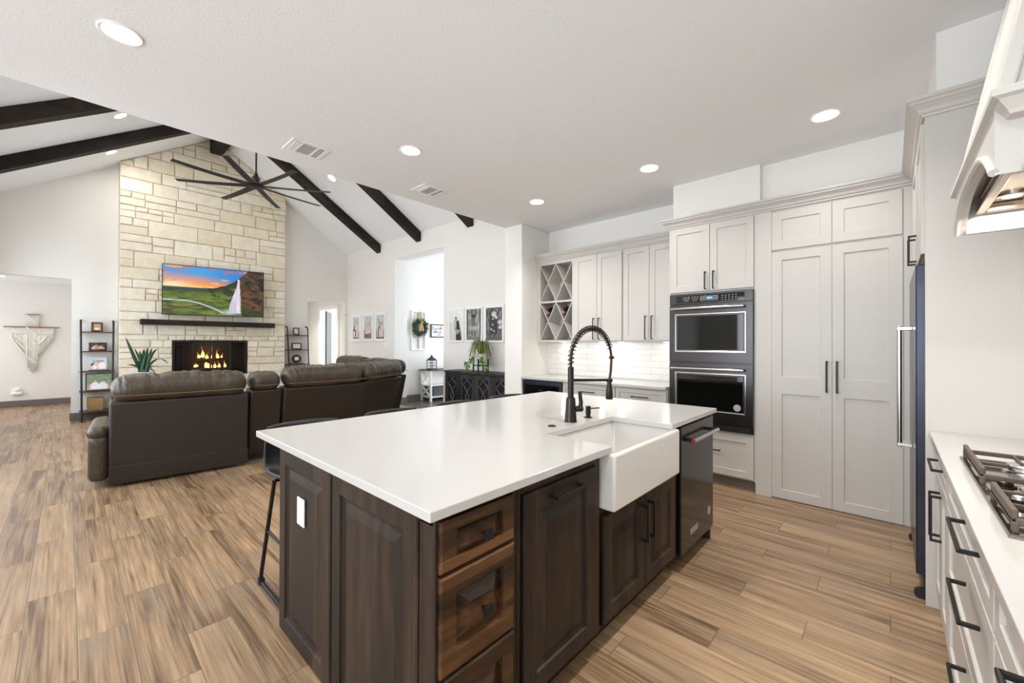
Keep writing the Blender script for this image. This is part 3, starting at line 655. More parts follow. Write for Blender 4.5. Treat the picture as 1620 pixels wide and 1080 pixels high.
# base
MB().box(4.18, 4.815, 1.702, 3.698, .884, .914).build('bar_countertop', M['quartz'], bevel=.003, label='white countertop along the bar wall under the wall cabinets', cat='countertop')
t = thing('base_cabinet', 'white base cabinet with drawers below the bar counter', 'cabinet', (4.5, 2.36, 0))
MB().box(4.235, 4.81, 1.702, 3.028, .1, .883).build('carcass', M['cab'], t); MB().box(4.30, 4.81, 1.702, 3.028, 0, .1).build('toe_kick', M['base'], t)
for a, b_ in ((2.30, 3.02), (1.712, 2.29)):
    d = door_x(t, 4.235, a, b_, .70, .868, 'drawer', shk(.045)); m_ = (a + b_) / 2; pull((4.215, m_ - .09, .785), (4.215, m_ + .09, .785), NX, d)
    door_x(t, 4.235, a, b_, .115, .69, 'door')
t = thing('beverage_fridge', 'dark glass front beverage fridge below the bar counter by the white column', 'fridge', (4.5, 3.36, 0))
MB().box(4.25, 4.81, 3.035, 3.69, .0, .878).build('body', M['black'], t)
MB().panel((4.25, 3.037, .1), PY, PZ, NX, .651, .765, [(0, 0), (0, .028), (.045, .03), (.05, .024)]).build('door', M['darksteel'], t)
MB().box(4.222, 4.227, 3.09, 3.635, .155, .81).build('door_glass', M['oveglass'], t)
pull((4.22, 3.345, .75), (4.22, 3.405, .75), NX, t, st_=.02)
def outlet(p, n, u, w=.072, h=.115, name='outlet', label='', cat='outlet', group=None, parts=2):
    p, n, u = V(p), V(n), V(u); t = thing(name, label, cat, p, group); o0 = p - u * w / 2 - V((0, 0, h / 2))
    MB().panel(o0, u, PZ, n, w, h, [(0, 0), (0, .004), (.004, .006)]).build('cover_plate', M['plastic'], t)
    o = MB()
    for k in range(parts):
        zc = (k - (parts - 1) / 2) * .038; o.panel(p + n * .006 - u * .015 + V((0, 0, zc - .015)), u, PZ, n, .03, .03, [(0, 0), (.002, .0015)])
    o.build('socket' if name == 'outlet' else 'rocker', M['white'], t); return t
g = 'outlets on the tiled backsplash'
outlet((4.815, 3.47, 1.16), NX, PY, label='white outlet on the tiled backsplash below the wine rack', group=g)
outlet((4.815, 2.72, 1.16), NX, PY, label='white outlet on the tiled backsplash seen inside the faucet arch', group=g)
outlet((4.815, 1.90, 1.16), NX, PY, label='white outlet on the tiled backsplash right beside the oven tower', group=g)

# fridge and its surround -------------------------------------------------------------
t = thing('fridge_cabinet', 'white cabinet surround and over-fridge cupboard with tall side panel', 'cabinet', (3.6, -.46, 0))
MB().box(3.05, 3.075, -.79, -.135, 0, 2.56).build('side_panel', M['cab'], t)
MB().box(3.075, 4.25, -.79, -.14, 1.835, 2.56).build('carcass', M['cab'], t)
for a, b_, hx in ((3.085, 3.62, 3.56), (3.625, 4.16, 3.69)):
    d = door_py(t, -.14, a, b_, 1.845, 2.535); pull((hx, -.12, 1.87), (hx, -.12, 2.04), PY, d)
MB().box(4.03, 4.25, -.79, -.15, 0, 1.835).build('filler_panel', M['cab'], t)
crown_path(t, [(4.195, -.135, 2.555), (3.05, -.135, 2.555), (3.05, -.79, 2.555)], -1, .95)
t = thing('refrigerator', 'tall stainless refrigerator with long tubular handles beside the white side panel', 'refrigerator', (3.55, -.45, 0))
MB().box(3.085, 4.02, -.77, -.17, .03, 1.80).build('body', M['darksteel'], t)
for a, b_, hx in ((3.088, 3.548, 3.50), (3.556, 4.016, 3.61)):
    d = MB().box(a, b_, -.165, -.10, .135, 1.79).build('door', M['darksteel'], t, bevel=.006)
    MB().tube([(hx, -.042, .73), (hx, -.042, 1.475)], .0115, 14).build('handle', M['steel'], d, smooth=True)
    for zz in (.735, 1.45): MB().box(hx - .012, hx + .012, -.10, -.03, zz, zz + .02).build('handle_bracket', M['steel'], d, bevel=.003)
MB().box(3.1, 4.0, -.165, -.13, .04, .125).build('grille', M['matte'], t)
for hx in (3.12, 3.98): MB().tube([(hx - .012, -.12, .028), (hx + .012, -.12, .028)], .028, 14).build('wheel', M['matte'], t, smooth=True)

# range side ---------------------------------------------------------------------------
MB().box(-1.2, 3.048, -.795, -.147, .884, .914).build('range_countertop', M['quartz'], bevel=.003, label='white countertop along the range wall holding the cooktop', cat='countertop')
YB = -.19
t = thing('base_cabinet', 'white base cabinet with one small drawer over two doors beside the refrigerator panel', 'cabinet', (2.74, -.5, 0))
MB().box(2.432, 3.048, -.79, YB, .1, .883).build('carcass', M['cab'], t); MB().box(2.432, 3.048, -.79, YB - .05, 0, .1).build('toe_kick', M['cab'], t)
d = door_py(t, YB, 2.44, 3.03, .735, .868, 'drawer', shk(.04)); pull((2.42 + .2, YB + .02, .80), (2.42 + .45, YB + .02, .80), PY, d)
d = door_py(t, YB, 2.737, 3.03, .115, .725); pull((2.775, YB + .02, .46), (2.775, YB + .02, .67), PY, d)
d = door_py(t, YB, 2.44, 2.733, .115, .725); pull((2.695, YB + .02, .46), (2.695, YB + .02, .67), PY, d)
def drawer_unit(x0, x1, label, hx):
    t = thing('drawer_cabinet', label, 'cabinet', ((x0 + x1) / 2, -.5, 0), 'white three drawer cabinets under the range counter')
    MB().box(x0, x1, -.79, YB, .1, .883).build('carcass', M['cab'], t); MB().box(x0, x1, -.79, YB - .05, 0, .1).build('toe_kick', M['cab'], t)
    for z0, z1, hz in ((.715, .868, .815), (.415, .705, .625), (.115, .405, .36)):
        d = door_py(t, YB, x0 + .008, x1 - .008, z0, z1, 'drawer', shk(.05)); pull((hx - .14, YB + .02, hz), (hx + .14, YB + .02, hz), PY, d, st_=.038)
    return t
drawer_unit(1.41, 2.43, 'white three drawer cabinet directly below the gas cooktop', 1.74)
drawer_unit(.40, 1.408, 'white three drawer cabinet nearest the camera under the range counter', .92)

# cooktop -----------------------------------------------------------------------------
t = thing('gas_cooktop', 'gas cooktop with cast iron grates set in the white counter', 'cooktop', (1.935, -.46, .914))
x0, x1, y0, y1 = 1.48, 2.39, -.72, -.2
MB().panel((x0, y0, .914), PX, PY, PZ, x1 - x0, y1 - y0, [(0, 0), (0, .006), (.004, .009), (.016, .009), (.022, .006)]).build('cook_surface', M['cookglass'], t)
def grate(a, b_, yfront=None):
    o = MB(); z = .948; h = .016; w = .012
    ya, yb = y0 + .035, (yfront if yfront else y1 - .014)
    for xx in (a, b_): o.bar((xx, ya, z), (xx, yb, z), w, h)
    if not yfront: o.bar((a, yb, z + .012), (b_, yb, z + .012), w, .03)
    for yy in (ya, yb): o.bar((a, yy, z), (b_, yy, z), w, h)
    ym = (ya + yb) / 2; xm = (a + b_) / 2
    o.bar((a, ym, z), (b_, ym, z), w * .8, h)
    for yy in ((ya + ym) / 2, (yb + ym) / 2):
        for s_ in (a, b_): o.bar((s_, yy, z + .002), (xm + (s_ - xm) * .3, yy, z + .002), w * .7, h * .8)
    for yy, y2 in ((ya, ym), (ym, yb)):
        m_ = (yy + y2) / 2
        for e in (yy, y2): o.bar((xm, e, z + .002), (xm, m_ + (e - m_) * .3, z + .002), w * .7, h * .8)
    for xx in (a, b_):
        for yy in (ya, yb, ym): o.bar((xx, yy, .922), (xx, yy, z), w, w * 1.4)
    o.build('grate', M['iron'], t, bevel=.003)
w3 = (x1 - x0 - .06) / 3
grate(1.505, 1.775); grate(1.955, 2.365); grate(1.782, 1.948, -.45)
for kx, ky in ((1.985, -.262), (1.785, -.262), (1.885, -.30), (1.985, -.36), (1.785, -.36)):
    kb = MB().lathe((kx, ky, .920), [(.026, 0), (.026, .004), (.018, .006), (.018, .014)], 24).build('knob', M['matte'], t, smooth=True)
    MB().lathe((kx, ky, .934), [(.019, 0), (.024, .002), (.024, .012), (.020, .015), (.005, .016)], 24).build('knob_cap', M['steel'], kb, smooth=True)
for bx, by, r in ((1.64, -.58, .04), (1.64, -.34, .048), (1.865, -.58, .05), (2.23, -.58, .048), (2.23, -.34, .04)):
    bn = MB().lathe((bx, by, .920), [(r + .014, 0), (r + .012, .006), (r, .008), (r - .004, .018), (r - .002, .02)], 26).build('burner', M['steel'], t, smooth=True)
    MB().lathe((bx, by, .940), [(r - .002, 0), (r + .004, .003), (r, .008), (.01, .01)], 26).build('burner_cap', M['steel'], bn, smooth=True)

# range hood ---------------------------------------------------------------------------
hx0, hx1, hy0, hy1 = 1.535, 2.30, -.795, -.20
t = thing('range_hood', 'large white wooden range hood with arched lower edge over the cooktop', 'range hood', ((hx0 + hx1) / 2, -.5, 1.78))
zb, zm = 1.775, 1.965
for xa in (hx0, hx1 - .022): MB().box(xa, xa + .022, hy0, hy1 - .01, zb, zm).build('side_panel', M['cab'], t)
n = 22; w = hx1 - hx0
arch = [(hx0 + w * k / n, zb + .105 * max(0, 1 - abs((k / n - .5) / .5) ** 3.2)) for k in range(n + 1)]
poly = [(x, hy1 - .01, z) for x, z in arch] + [(hx1, hy1 - .01, zm), (hx0, hy1 - .01, zm)]
MB().prism(poly, (0, .022, 0)).build('valance', M['cab'], t)
MB().tube([(x, hy1 + .014, z + .006) for x, z in arch], .010, 8).build('arch_bead', M['cab'], t, smooth=True)
for xa in (hx0 - .012, hx1 - .002): MB().box(xa, xa + .014, hy0, hy1 - .03, zb, zb + .018).build('lower_trim', M['cab'], t, bevel=.005)
HP = [(-.06, 0), (.004, .003), (.008, .012), (.018, .026), (.024, .036), (.036, .041), (.036, .056), (.028, .062), (-.06, .062)]
zz = 1.90
MB().sweep([(hx1 + .036, hy0, zz), (hx1 + .036, hy1 - .011, zz), (hx0 - .036, hy1 - .011, zz), (hx0 - .036, hy0, zz)], -1, HP).build('mantel_moulding', M['cab'], t)
a0, a1 = hx0 + .0, hx1 - .0
o = MB().hexa([(a0, hy0, zm), (a1, hy0, zm), (a1, hy1 + .01, zm), (a0, hy1 + .01, zm)], [(a0, hy0, HC - .01), (a1, hy0, HC - .01), (a1, hy1 - .19, HC - .01), (a0, hy1 - .19, HC - .01)])
o.build('chimney_cover', M['cab'], t)
for lo, hi in (((a0, hy1 + .01), (a0, hy1 - .19)), ((a1, hy1 + .01), (a1, hy1 - .19))):
    MB().bar((lo[0], lo[1] - .012, zm), (hi[0], hi[1] - .012, HC - .01), .03, .03, (0, 1, 0)).build('corner_trim', M['cab'], t, bevel=.006)
ins = MB(); ins.box(hx0 + .03, hx1 - .03, hy0 + .01, hy1 - .03, 1.868, 1.878); ins.box(hx0 + .03, hx1 - .03, hy1 - .055, hy1 - .03, 1.838, 1.868); ins.box(hx1 - .06, hx1 - .03, hy0 + .01, hy1 - .055, 1.838, 1.868)
ins.build('hood_insert', M['filter'], t, bevel=.004)
for k in range(3):
    xa = hx0 + .06 + k * .228; MB().panel((xa, hy0 + .06, 1.868), PX, PY, (0, 0, -1), .215, .40, [(0, 0), (.006, .012), (.02, .012), (.03, .006)]).build('baffle_filter', M['filter'], t)
for xx in (1.72, 2.14):
    MB().lathe((xx, hy1 - .10, 1.868), [(.034, 0), (.034, .008), (.026, .01), (.026, .004)], 20, (0, 0, -1)).build('lamp_ring', M['steel'], t, smooth=True)
    MB().lathe((xx, hy1 - .10, 1.866), [(.024, 0), (.02, .004)], 20, (0, 0, -1)).build('lamp_glass', M['puck'], t, smooth=True)
    l = bpy.data.lights.new('hood_lamp', 'AREA'); l.shape = 'DISK'; l.size = .045; l.energy = 2.4; l.color = (1, .9, .76)
    q = bpy.data.objects.new('hood_lamp', l); COL.objects.link(q); q.location = (xx, hy1 - .10, 1.853)
# ------------------------------------------------------------------ island
IF = .945       # plane of the island's face frames
t = thing('island_drawer_cabinet', 'dark stained island end cabinet with two tall end panels and three small drawers', 'cabinet', (.87, 1.5, 0))
MB().box(.716, 1.045, IF, 2.15, 0, .882).build('carcass', M['woodcarc'], t)
fr = MB(); fr.box(.70, .716, .94, 1.012, .0, .882); fr.box(.70, .716, .945, 2.15, .842, .882)
fr.box(.70, .712, IF - .008, IF, 0, .882); fr.box(1.022, 1.045, IF - .006, IF, 0, .882); fr.box(.712, 1.022, IF - .006, IF, .858, .882)
fr.build('corner_post', M['wood'], t, bevel=.002)
def endp(ya, yb): return MB().panel((.716, yb, .0), NY, PZ, NX, yb - ya, .862, RAISED).build('end_panel', M['wood'], t)
e1 = endp(1.605, 2.160); e2 = endp(1.018, 1.588)
MB().box(.716, 1.045, 2.15, 2.165, 0, .86).build('back_panel', M['wood'], t)
def knob(x, z, par):
    o = MB(); o.box(x - .005, x + .005, IF - .048, IF - .018, z - .005, z + .005); o.box(x - .017, x + .017, IF - .056, IF - .046, z - .016, z + .016)
    o.build('knob', M['black'], par, bevel=.0015)
for z0, z1 in ((.708, .855), (.413, .696), (.11, .402)):
    d = door_y(t, IF, .712, 1.018, z0, z1, 'drawer', DRAW if z1 - z0 > .2 else DRAWS, M['woodx_lit']); knob(.868, (z0 + z1) / 2, d)
outlet((.694, 1.885, .625), NX, NY, .075, .118, label='white rocker outlet on the left end panel of the dark island', name='island_outlet')

t = thing('pull_out_cabinet', 'dark stained tall pull-out door cabinet in the island between drawers and sink', 'cabinet', (1.3, 1.5, 0))
MB().box(1.047, 1.585, IF, 2.15, .1, .882).build('carcass', M['woodcarc'], t); MB().box(1.047, 1.585, IF + .06, 2.15, 0, .1).build('toe_kick', M['woodcarc'], t)
MB().box(1.047, 1.062, IF - .006, IF, .1, .882).box(1.548, 1.585, IF - .006, IF, .1, .882).box(1.062, 1.548, IF - .006, IF, .845, .882).build('face_frame', M['wood'], t)
d = door_y(t, IF, 1.068, 1.54, .118, .836, 'door', RAISED, M['wood']); pull((1.215, IF - .02, .795), (1.405, IF - .02, .795), NY, d, t=.013)

t = thing('sink_base_cabinet', 'dark stained two door cabinet under the white apron sink', 'cabinet', (2.0, 1.5, 0))
MB().box(1.587, 2.445, IF, 2.15, .1, .625).build('carcass', M['woodcarc'], t); MB().box(1.587, 2.445, IF + .06, 2.15, 0, .1).build('toe_kick', M['woodcarc'], t)
MB().box(2.345, 2.445, IF - .006, 1.2, .625, .882).box(1.587, 2.445, 1.34, 2.15, .625, .882).build('upper_rail', M['wood'], t)
for a, b_, hx in ((1.60, 2.008, 1.975), (2.014, 2.425, 2.05)):
    d = door_y(t, IF, a, b_, .118, .60, 'door', RAISED, M['wood']); pull((hx, IF - .02, .365), (hx, IF - .02, .55), NY, d, t=.013)

# worktop with the sink notch
o = MB(); zt = .884
poly = [(.650, .891), (1.610, .891), (1.610, 1.262), (2.282, 1.262), (2.282, .891), (3.075, .891), (3.075, 2.366), (.650, 2.366)]
o.prism([(x, y, zt) for x, y in poly], (0, 0, .03))
o.build('island_countertop', M['quartz'], bevel=.003, label='large white quartz countertop of the dark wood island', cat='countertop')
t = thing('farmhouse_sink', 'white apron front farmhouse sink set into the island', 'sink', (1.95, 1.07, .63))
sx0, sx1, sy0, sy1 = 1.592, 2.335, .868, 1.30
o = MB().panel((sx0, sy0, .632), PX, PY, PZ, sx1 - sx0, sy1 - sy0, [(0, 0), (0, .2515), (.026, .2515), (.040, .02), (.09, .008)])
o.build('basin', M['porcelain'], t, bevel=.014, seg=4, smooth=True, angle=30)
MB().lathe((1.96, 1.1, .641), [(.045, 0), (.045, .003), (.03, .001)], 22).build('drain', M['steel'], t, smooth=True)
MB().box(1.80, 1.83, 1.2635, 1.2645, .835, .845).build('maker_mark', M['icon'], t)

# faucet
fx, fy = 1.955, 1.345
t = thing('kitchen_faucet', 'tall dark spring neck pull-down faucet standing behind the sink', 'faucet', (fx, fy, .914))
MB().lathe((fx, fy, .914), [(.036, 0), (.036, .004), (.034, .01), (.026, .13), (.024, .138), (.018, .141)], 28).build('base', M['faucet'], t, smooth=True)
MB().lathe((fx, fy, 1.05), [(.017, 0), (.017, .175), (.014, .178)], 24).build('post', M['faucet'], t, smooth=True)
hd = V((1, .03, 0)).normalized()
R_ = .232; cx = fx + R_; zc = 1.255
arc = [(fx, fy, 1.22), (fx, fy, 1.24)] + [(cx - R_ * math.cos(a), fy + .0 * a, zc + R_ * .86 * math.sin(a)) for a in [math.pi * k / 40 for k in range(41)]] + [(fx + 2 * R_ - .006, fy, 1.19), (fx + 2 * R_ - .022, fy, 1.13), (fx + 2 * R_ - .026, fy, 1.11)]
MB().tube(arc, .0085, 12).build('hose', M['bronze'], t, smooth=True)
# spring: helix round the hose
o = MB(); path = []; pts = [V(p) for p in arc[1:38]]; L_ = [0]
for i in range(1, len(pts)): L_.append(L_[-1] + (pts[i] - pts[i - 1]).length)
tot = L_[-1]; turns = 25; nst = turns * 12
for k in range(nst + 1):
    s_ = tot * k / nst; i = max(j for j in range(len(pts) - 1) if L_[j] <= s_ + 1e-9); fq = (s_ - L_[i]) / max(1e-6, L_[i + 1] - L_[i]); c_ = pts[i].lerp(pts[i + 1], min(1, fq)); tg = (pts[i + 1] - pts[i]).normalized()
    n1 = V((0, 1, 0)); n2 = tg.cross(n1); a = 2 * math.pi * k / 12; path.append(c_ + (n1 * math.cos(a) + n2 * math.sin(a)) * .0165)
o.tube(path, .0032, 6); o.build('spring', M['faucet'], t, smooth='all')
ex = fx + 2 * R_ - .026
MB().lathe((ex, fy, 1.0), [(.021, 0), (.024, .006), (.020, .07), (.0165, .085), (.013, .112), (.013, .125)], 24).build('spray_head', M['faucet'], t, smooth=True)
MB().bar((fx, fy, 1.152), (ex - .01, fy, 1.125), .012, .017).lathe((ex, fy, 1.112), [(.021, 0), (.021, .022)], 20).build('support_arm', M['faucet'], t, bevel=.003)
MB().lathe((fx + 2 * R_, fy, 1.262), [(.015, 0), (.015, .018)], 14).box(fx + 2 * R_ + .01, fx + 2 * R_ + .025, fy - .008, fy + .008, 1.264, 1.278).build('spring_clip', M['faucet'], t)
MB().lathe((fx + .024, fy - .012, .985), [(.017, 0), (.018, .045), (.014, .05)], 18, (.9, -.45, 0)).tube([(fx + .055, fy - .028, .985), (fx + .06, fy - .03, 1.02), (fx + .052, fy - .026, 1.085)], [.013, .012, .010], 12).build('lever', M['faucet'], t, smooth=True)
t = thing('soap_dispenser', 'short dark soap dispenser on the worktop beside the faucet', 'soap dispenser', (2.14, 1.345, .914))
MB().lathe((2.14, 1.345, .914), [(.024, 0), (.024, .005), (.014, .006), (.014, .022), (.016, .024), (.016, .068), (.010, .071)], 22).build('body', M['faucet'], t, smooth=True)
MB().bar((2.14, 1.345, .968), (2.235, 1.325, .964), .008, .007).build('spout', M['bronze'], t, bevel=.002)
MB().lathe((1.778, 1.345, .914), [(.022, 0), (.022, .004), (.016, .007), (.004, .008)], 24).build('air_switch', M['faucet'], smooth=True, label='small round dark air switch button on the worktop left of the faucet', cat='air switch')

# dishwasher
t = thing('dishwasher', 'dark glossy stainless dishwasher at the far end of the island', 'dishwasher', (2.75, 1.2, 0))
MB().box(2.45, 3.045, .95, 1.53, .1, .875).build('body', M['matte'], t)
for xx in (2.46, 3.005): MB().box(xx, xx + .03, 1.03, 1.06, 0, .1).build('foot', M['matte'], t)
MB().box(2.46, 3.035, 1.06, 1.08, 0, .1).build('toe_kick', M['matte'], t)
d = MB().box(2.452, 3.043, .905, .95, .105, .868).build('door', M['gloss'], t, bevel=.004)
MB().tube([(2.52, .858, .785), (2.985, .858, .785)], .0125, 16).build('handle', M['steel'], d, smooth=True)
for xx in (2.535, 2.97): MB().bar((xx, .905, .785), (xx, .862, .785), .02, .022).build('handle_bracket', M['blacksteel'], d, bevel=.003)
MB().lathe((2.5195, .858, .785), [(.011, 0), (.0105, .0015), (.005, .0018)], 18, NX).build('medallion', M['red'], d, smooth=True, label='round red medallion on the handle end')
np_ = MB().box(2.60, 2.735, .9035, .905, .185, .222).build('nameplate', M['steel'], d, bevel=.001)
MB().lathe((2.955, .905, .235), [(.03, 0), (.03, .0012), (.02, .0016)], 24, NY).build('sticker', M['icon'], d, smooth=True)
MB().box(3.045, 3.07, .93, 2.15, 0, .883).build('island_side_panel', M['wood'], label='dark wood panel closing the far end of the island beside the dishwasher', cat='panel')
MB().box(2.45, 3.045, 1.6, 2.15, 0, .883).build('island_rear_cabinet', M['woodcarc'], label='dark wood rear cabinet body of the island behind the dishwasher', cat='cabinet')

# bar stools ---------------------------------------------------------------------------
def shell(o, w=.45, th=.018):
    prof = [(-.20, .625), (-.19, .640), (-.10, .628), (0, .615), (.10, .612), (.165, .625), (.205, .665), (.225, .73), (.238, .80), (.246, .866), (.248, .886)]
    nu = 14; grid = []
    for i, (y, z) in enumerate(prof):
        row = []
        tt = i / (len(prof) - 1)
        ww = w / 2 * (1 - .10 * max(0, tt - .75) / .25 - .06 * max(0, .2 - tt) / .2)
        for j in range(nu + 1):
            u = -1 + 2 * j / nu; e = abs(u) ** 3
            back = min(1, max(0, (tt - .45) / .3))
            row.append((u * ww * (1 - .03 * e), y - .075 * e * back, z + .05 * e * (1 - back) * min(1, tt * 4 + .3)))
        grid.append(row)
    # top and under sides
    for sgn, off in ((1, 0), (-1, th)):
        vs = []
        for i in range(len(prof)):
            y0_, z0_ = prof[max(0, i - 1)]; y1_, z1_ = prof[min(len(prof) - 1, i + 1)]; tn = V((0, y1_ - y0_, z1_ - z0_)).normalized(); nn = V((0, tn.z, -tn.y))
            vs.append([V(p) + nn * off for p in grid[i]])
        G = [[o.v(p) for p in r] for r in vs]
        for i in range(len(G) - 1):
            for j in range(nu): o.f([G[i][j], G[i][j + 1], G[i + 1][j + 1], G[i + 1][j]][::sgn])
        if sgn == 1: G1 = G
        else: G2 = G
    n_ = len(G1)
    for j in range(nu): o.f([G1[0][j], G2[0][j], G2[0][j + 1], G1[0][j + 1]]); o.f([G1[-1][j], G1[-1][j + 1], G2[-1][j + 1], G2[-1][j]])
    for i in range(n_ - 1): o.f([G1[i][0], G1[i + 1][0], G2[i + 1][0], G2[i][0]]); o.f([G1[i][nu], G2[i][nu], G2[i + 1][nu], G1[i + 1][nu]])
sx, sy = .965, 2.40
stool = thing('bar_stool', 'x', 'bar stool', (sx, sy, 0), 'black bucket seat stools tucked along the back of the island')
o = MB(); o.M = Matrix.Translation((sx, sy, 0)); shell(o); o.build('seat', M['stoolleather'], stool, smooth='all')
for s_ in (-1, 1):
    o = MB(); o.M = Matrix.Translation((sx, sy, 0)); a, b_ = s_ * .19, s_ * .215
    o.tube([(a, .09, .60), (b_, .215, .06), (b_, .225, .022), (b_, .21, .011), (b_, -.19, .011), (b_, -.205, .022), (b_, -.20, .06), (a, -.12, .615)], .011, 8)
    leg = o.build('leg', M['black'], stool, smooth=True)
    MB().box(sx + b_ - .014, sx + b_ + .014, sy + .20, sy + .235, 0, .03).build('foot_pad', M['matte'], leg)
o = MB(); o.M = Matrix.Translation((sx, sy, 0)); o.tube([(-.2, .155, .31), (-.208, -.16, .31), (.208, -.16, .31), (.2, .155, .31)], .009, 8); o.build('footrest', M['black'], stool, smooth=True)
o = MB(); o.M = Matrix.Translation((sx, sy, 0)); o.tube([(-.19, .085, .603), (.19, .085, .603)], .009, 8); o.tube([(-.19, -.12, .612), (.19, -.12, .612)], .009, 8); o.build('seat_rail', M['black'], stool, smooth=True)
stool['label'] = 'black stool whose seat and sled leg show left of the island end panel'
for i, lab in ((1, 'black stool behind the island, second from the left end, only its back rim showing'), (2, 'black stool behind the island, third from the left end, back rim below the wide opening'), (3, 'black stool at the far end of the island in front of the white column')):
    put(stool, (sx + .585 * i, sy, 0), lab)
# ------------------------------------------------------------------ stone fireplace
FY = 10.2; SX0, SX1 = .62, 3.375
ox0, ox1, oz0, oz1 = 1.373, 2.624, .70, 1.402
def clip(poly, f):
    out = []
    for i in range(len(poly)):
        a, b_ = poly[i], poly[(i + 1) % len(poly)]; fa, fb = f(a), f(b_)
        if fa >= 0: out.append(a)
        if (fa >= 0) != (fb >= 0):
            k = fa / (fa - fb); out.append((a[0] + (b_[0] - a[0]) * k, a[1] + (b_[1] - a[1]) * k))
    return out
t = thing('stone_fireplace', 'cream limestone chimney breast rising to the peak of the vault', 'fireplace', (2.0, 10.3, 0))
o = MB(); m_ = .012
o.prism([(SX0, FY + .014, 0), (ox0, FY + .014, 0), (ox0, FY + .014, roof(ox0) - .004), (SX0, FY + .014, roof(SX0) - .004)], (0, .214, 0))
o.prism([(ox1, FY + .014, 0), (SX1, FY + .014, 0), (SX1, FY + .014, roof(SX1) - .004), (ox1, FY + .014, roof(ox1) - .004)], (0, .214, 0))
o.prism([(ox0, FY + .014, oz1), (ox1, FY + .014, oz1), (ox1, FY + .014, roof(ox1) - .004), (RX, FY + .014, ZR - .006), (ox0, FY + .014, roof(ox0) - .004)], (0, .214, 0))
o.box(ox0, ox1, FY + .014, FY + .228, 0, oz0)
o.build('mortar', M['mortar'], t)
rnd = random.Random(11); o = MB()
def stone(x0, x1, z0, z1):
    g = .006; poly = [(x0 + g, z0 + g), (x1 - g, z0 + g), (x1 - g, z1 - g), (x0 + g, z1 - g)]
    poly = [(x + rnd.uniform(-.006, .006), z + rnd.uniform(-.006, .006)) for x, z in poly]
    poly = [(min(max(x, SX0), SX1), z) for x, z in poly]
    for fn in (lambda p: roof(SX0) + .645 * (p[0] - SX0) - .012 - p[1], lambda p: roof(SX1) + .645 * (SX1 - p[0]) - .012 - p[1]):
        poly = clip(poly, fn)
        if len(poly) < 3: return
    cx_ = sum(p[0] for p in poly) / len(poly); cz_ = sum(p[1] for p in poly) / len(poly)
    if (x1 - x0) < .04 or (z1 - z0) < .03: return
    d = rnd.uniform(0, .014); e = .011
    def inset(k): return [(cx_ + (x - cx_) * (1 - k / max(.03, abs(x - cx_))), cz_ + (z - cz_) * (1 - k / max(.03, abs(z - cz_)))) for x, z in poly]
    loops = [[(x, FY + .03, z) for x, z in poly], [(x, FY + .006 - d, z) for x, z in poly], [(x, FY - .004 - d, z) for x, z in inset(e * .45)], [(x, FY - .007 - d, z) for x, z in inset(e * 1.3)]]
    pv = None
    for lp in loops:
        vs = [o.v(p) for p in lp]
        if pv:
            for i in range(len(vs)): o.f([pv[i], pv[(i + 1) % len(vs)], vs[(i + 1) % len(vs)], vs[i]])
        pv = vs
    o.f(pv)
def course(x0, x1, z0, z1, small=False):
    x = x0
    while x < x1 - .01:
        wd = rnd.uniform(.10, .17) if small else rnd.choice((.2, .34, .42, .5, .58, .66)) * rnd.uniform(.85, 1.15)
        if x1 - (x + wd) < .12: wd = x1 - x
        if not small and z1 - z0 > .19 and rnd.random() < .38:
            k = rnd.uniform(.4, .6); zm_ = z0 + (z1 - z0) * k
            stone(x, x + wd, z0, zm_)
            if wd > .3 and rnd.random() < .5: stone(x, x + wd * .45, zm_, z1); stone(x + wd * .45, x + wd, zm_, z1)
            else: stone(x, x + wd, zm_, z1)
        else: stone(x, x + wd, z0, z1)
        x += wd
z = 0.0
hs = [.2, .17, .22, .13, .18, .16, .2, .142]
tot = 0
for h in hs:
    z1 = z + h
    if z1 <= oz0 + .01: course(SX0, SX1, z, z1)
    else: course(SX0, ox0 - .002, z, z1); course(ox1 + .002, SX1, z, z1)
    z = z1
course(SX0, ox0 - .06, z, z + .10); course(ox0 - .06, ox1 + .06, z, z + .10, True); course(ox1 + .06, SX1, z, z + .10); z += .10
while z < ZR:
    h = rnd.choice((.16, .22, .26, .3, .24)); course(SX0, SX1, z, z + h); z += h
o.build('stonework', M['stone'], t)
# firebox
o = MB(); o.box(ox0, ox1, FY + .222, FY + .228, oz0, oz1); o.box(ox0, ox0 + .01, FY + .02, FY + .222, oz0, oz1); o.box(ox1 - .01, ox1, FY + .02, FY + .222, oz0, oz1); o.box(ox0 + .01, ox1 - .01, FY + .02, FY + .222, oz1 - .01, oz1); o.box(ox0 + .01, ox1 - .01, FY + .02, FY + .222, oz0, oz0 + .05)
o.build('firebox', M['firebrick'], t)
o = MB(); o.box(ox0, ox1, FY - .012, FY + .02, oz1 - .035, oz1 + .004); o.box(ox0 - .004, ox0 + .03, FY - .012, FY + .02, oz0, oz1 - .035); o.box(ox1 - .03, ox1 + .004, FY - .012, FY + .02, oz0, oz1 - .035)
o.build('fire_surround', M['matte'], t)
for a, b_ in ((1.66, 1.985), (1.995, 2.33)):
    d = MB(); f = .028
    d.box(a, a + f, FY - .03, FY - .012, oz0 + .02, oz1 - .05); d.box(b_ - f, b_, FY - .03, FY - .012, oz0 + .02, oz1 - .05); d.box(a + f, b_ - f, FY - .03, FY - .012, oz1 - .078, oz1 - .05); d.box(a + f, b_ - f, FY - .03, FY - .012, oz0 + .02, oz0 + .048)
    dd = d.build('screen_door', M['matte'], t, bevel=.002); MB().box(a + f, b_ - f, FY - .022, FY - .020, oz0 + .048, oz1 - .078).build('pane', M['fireglass'], dd)
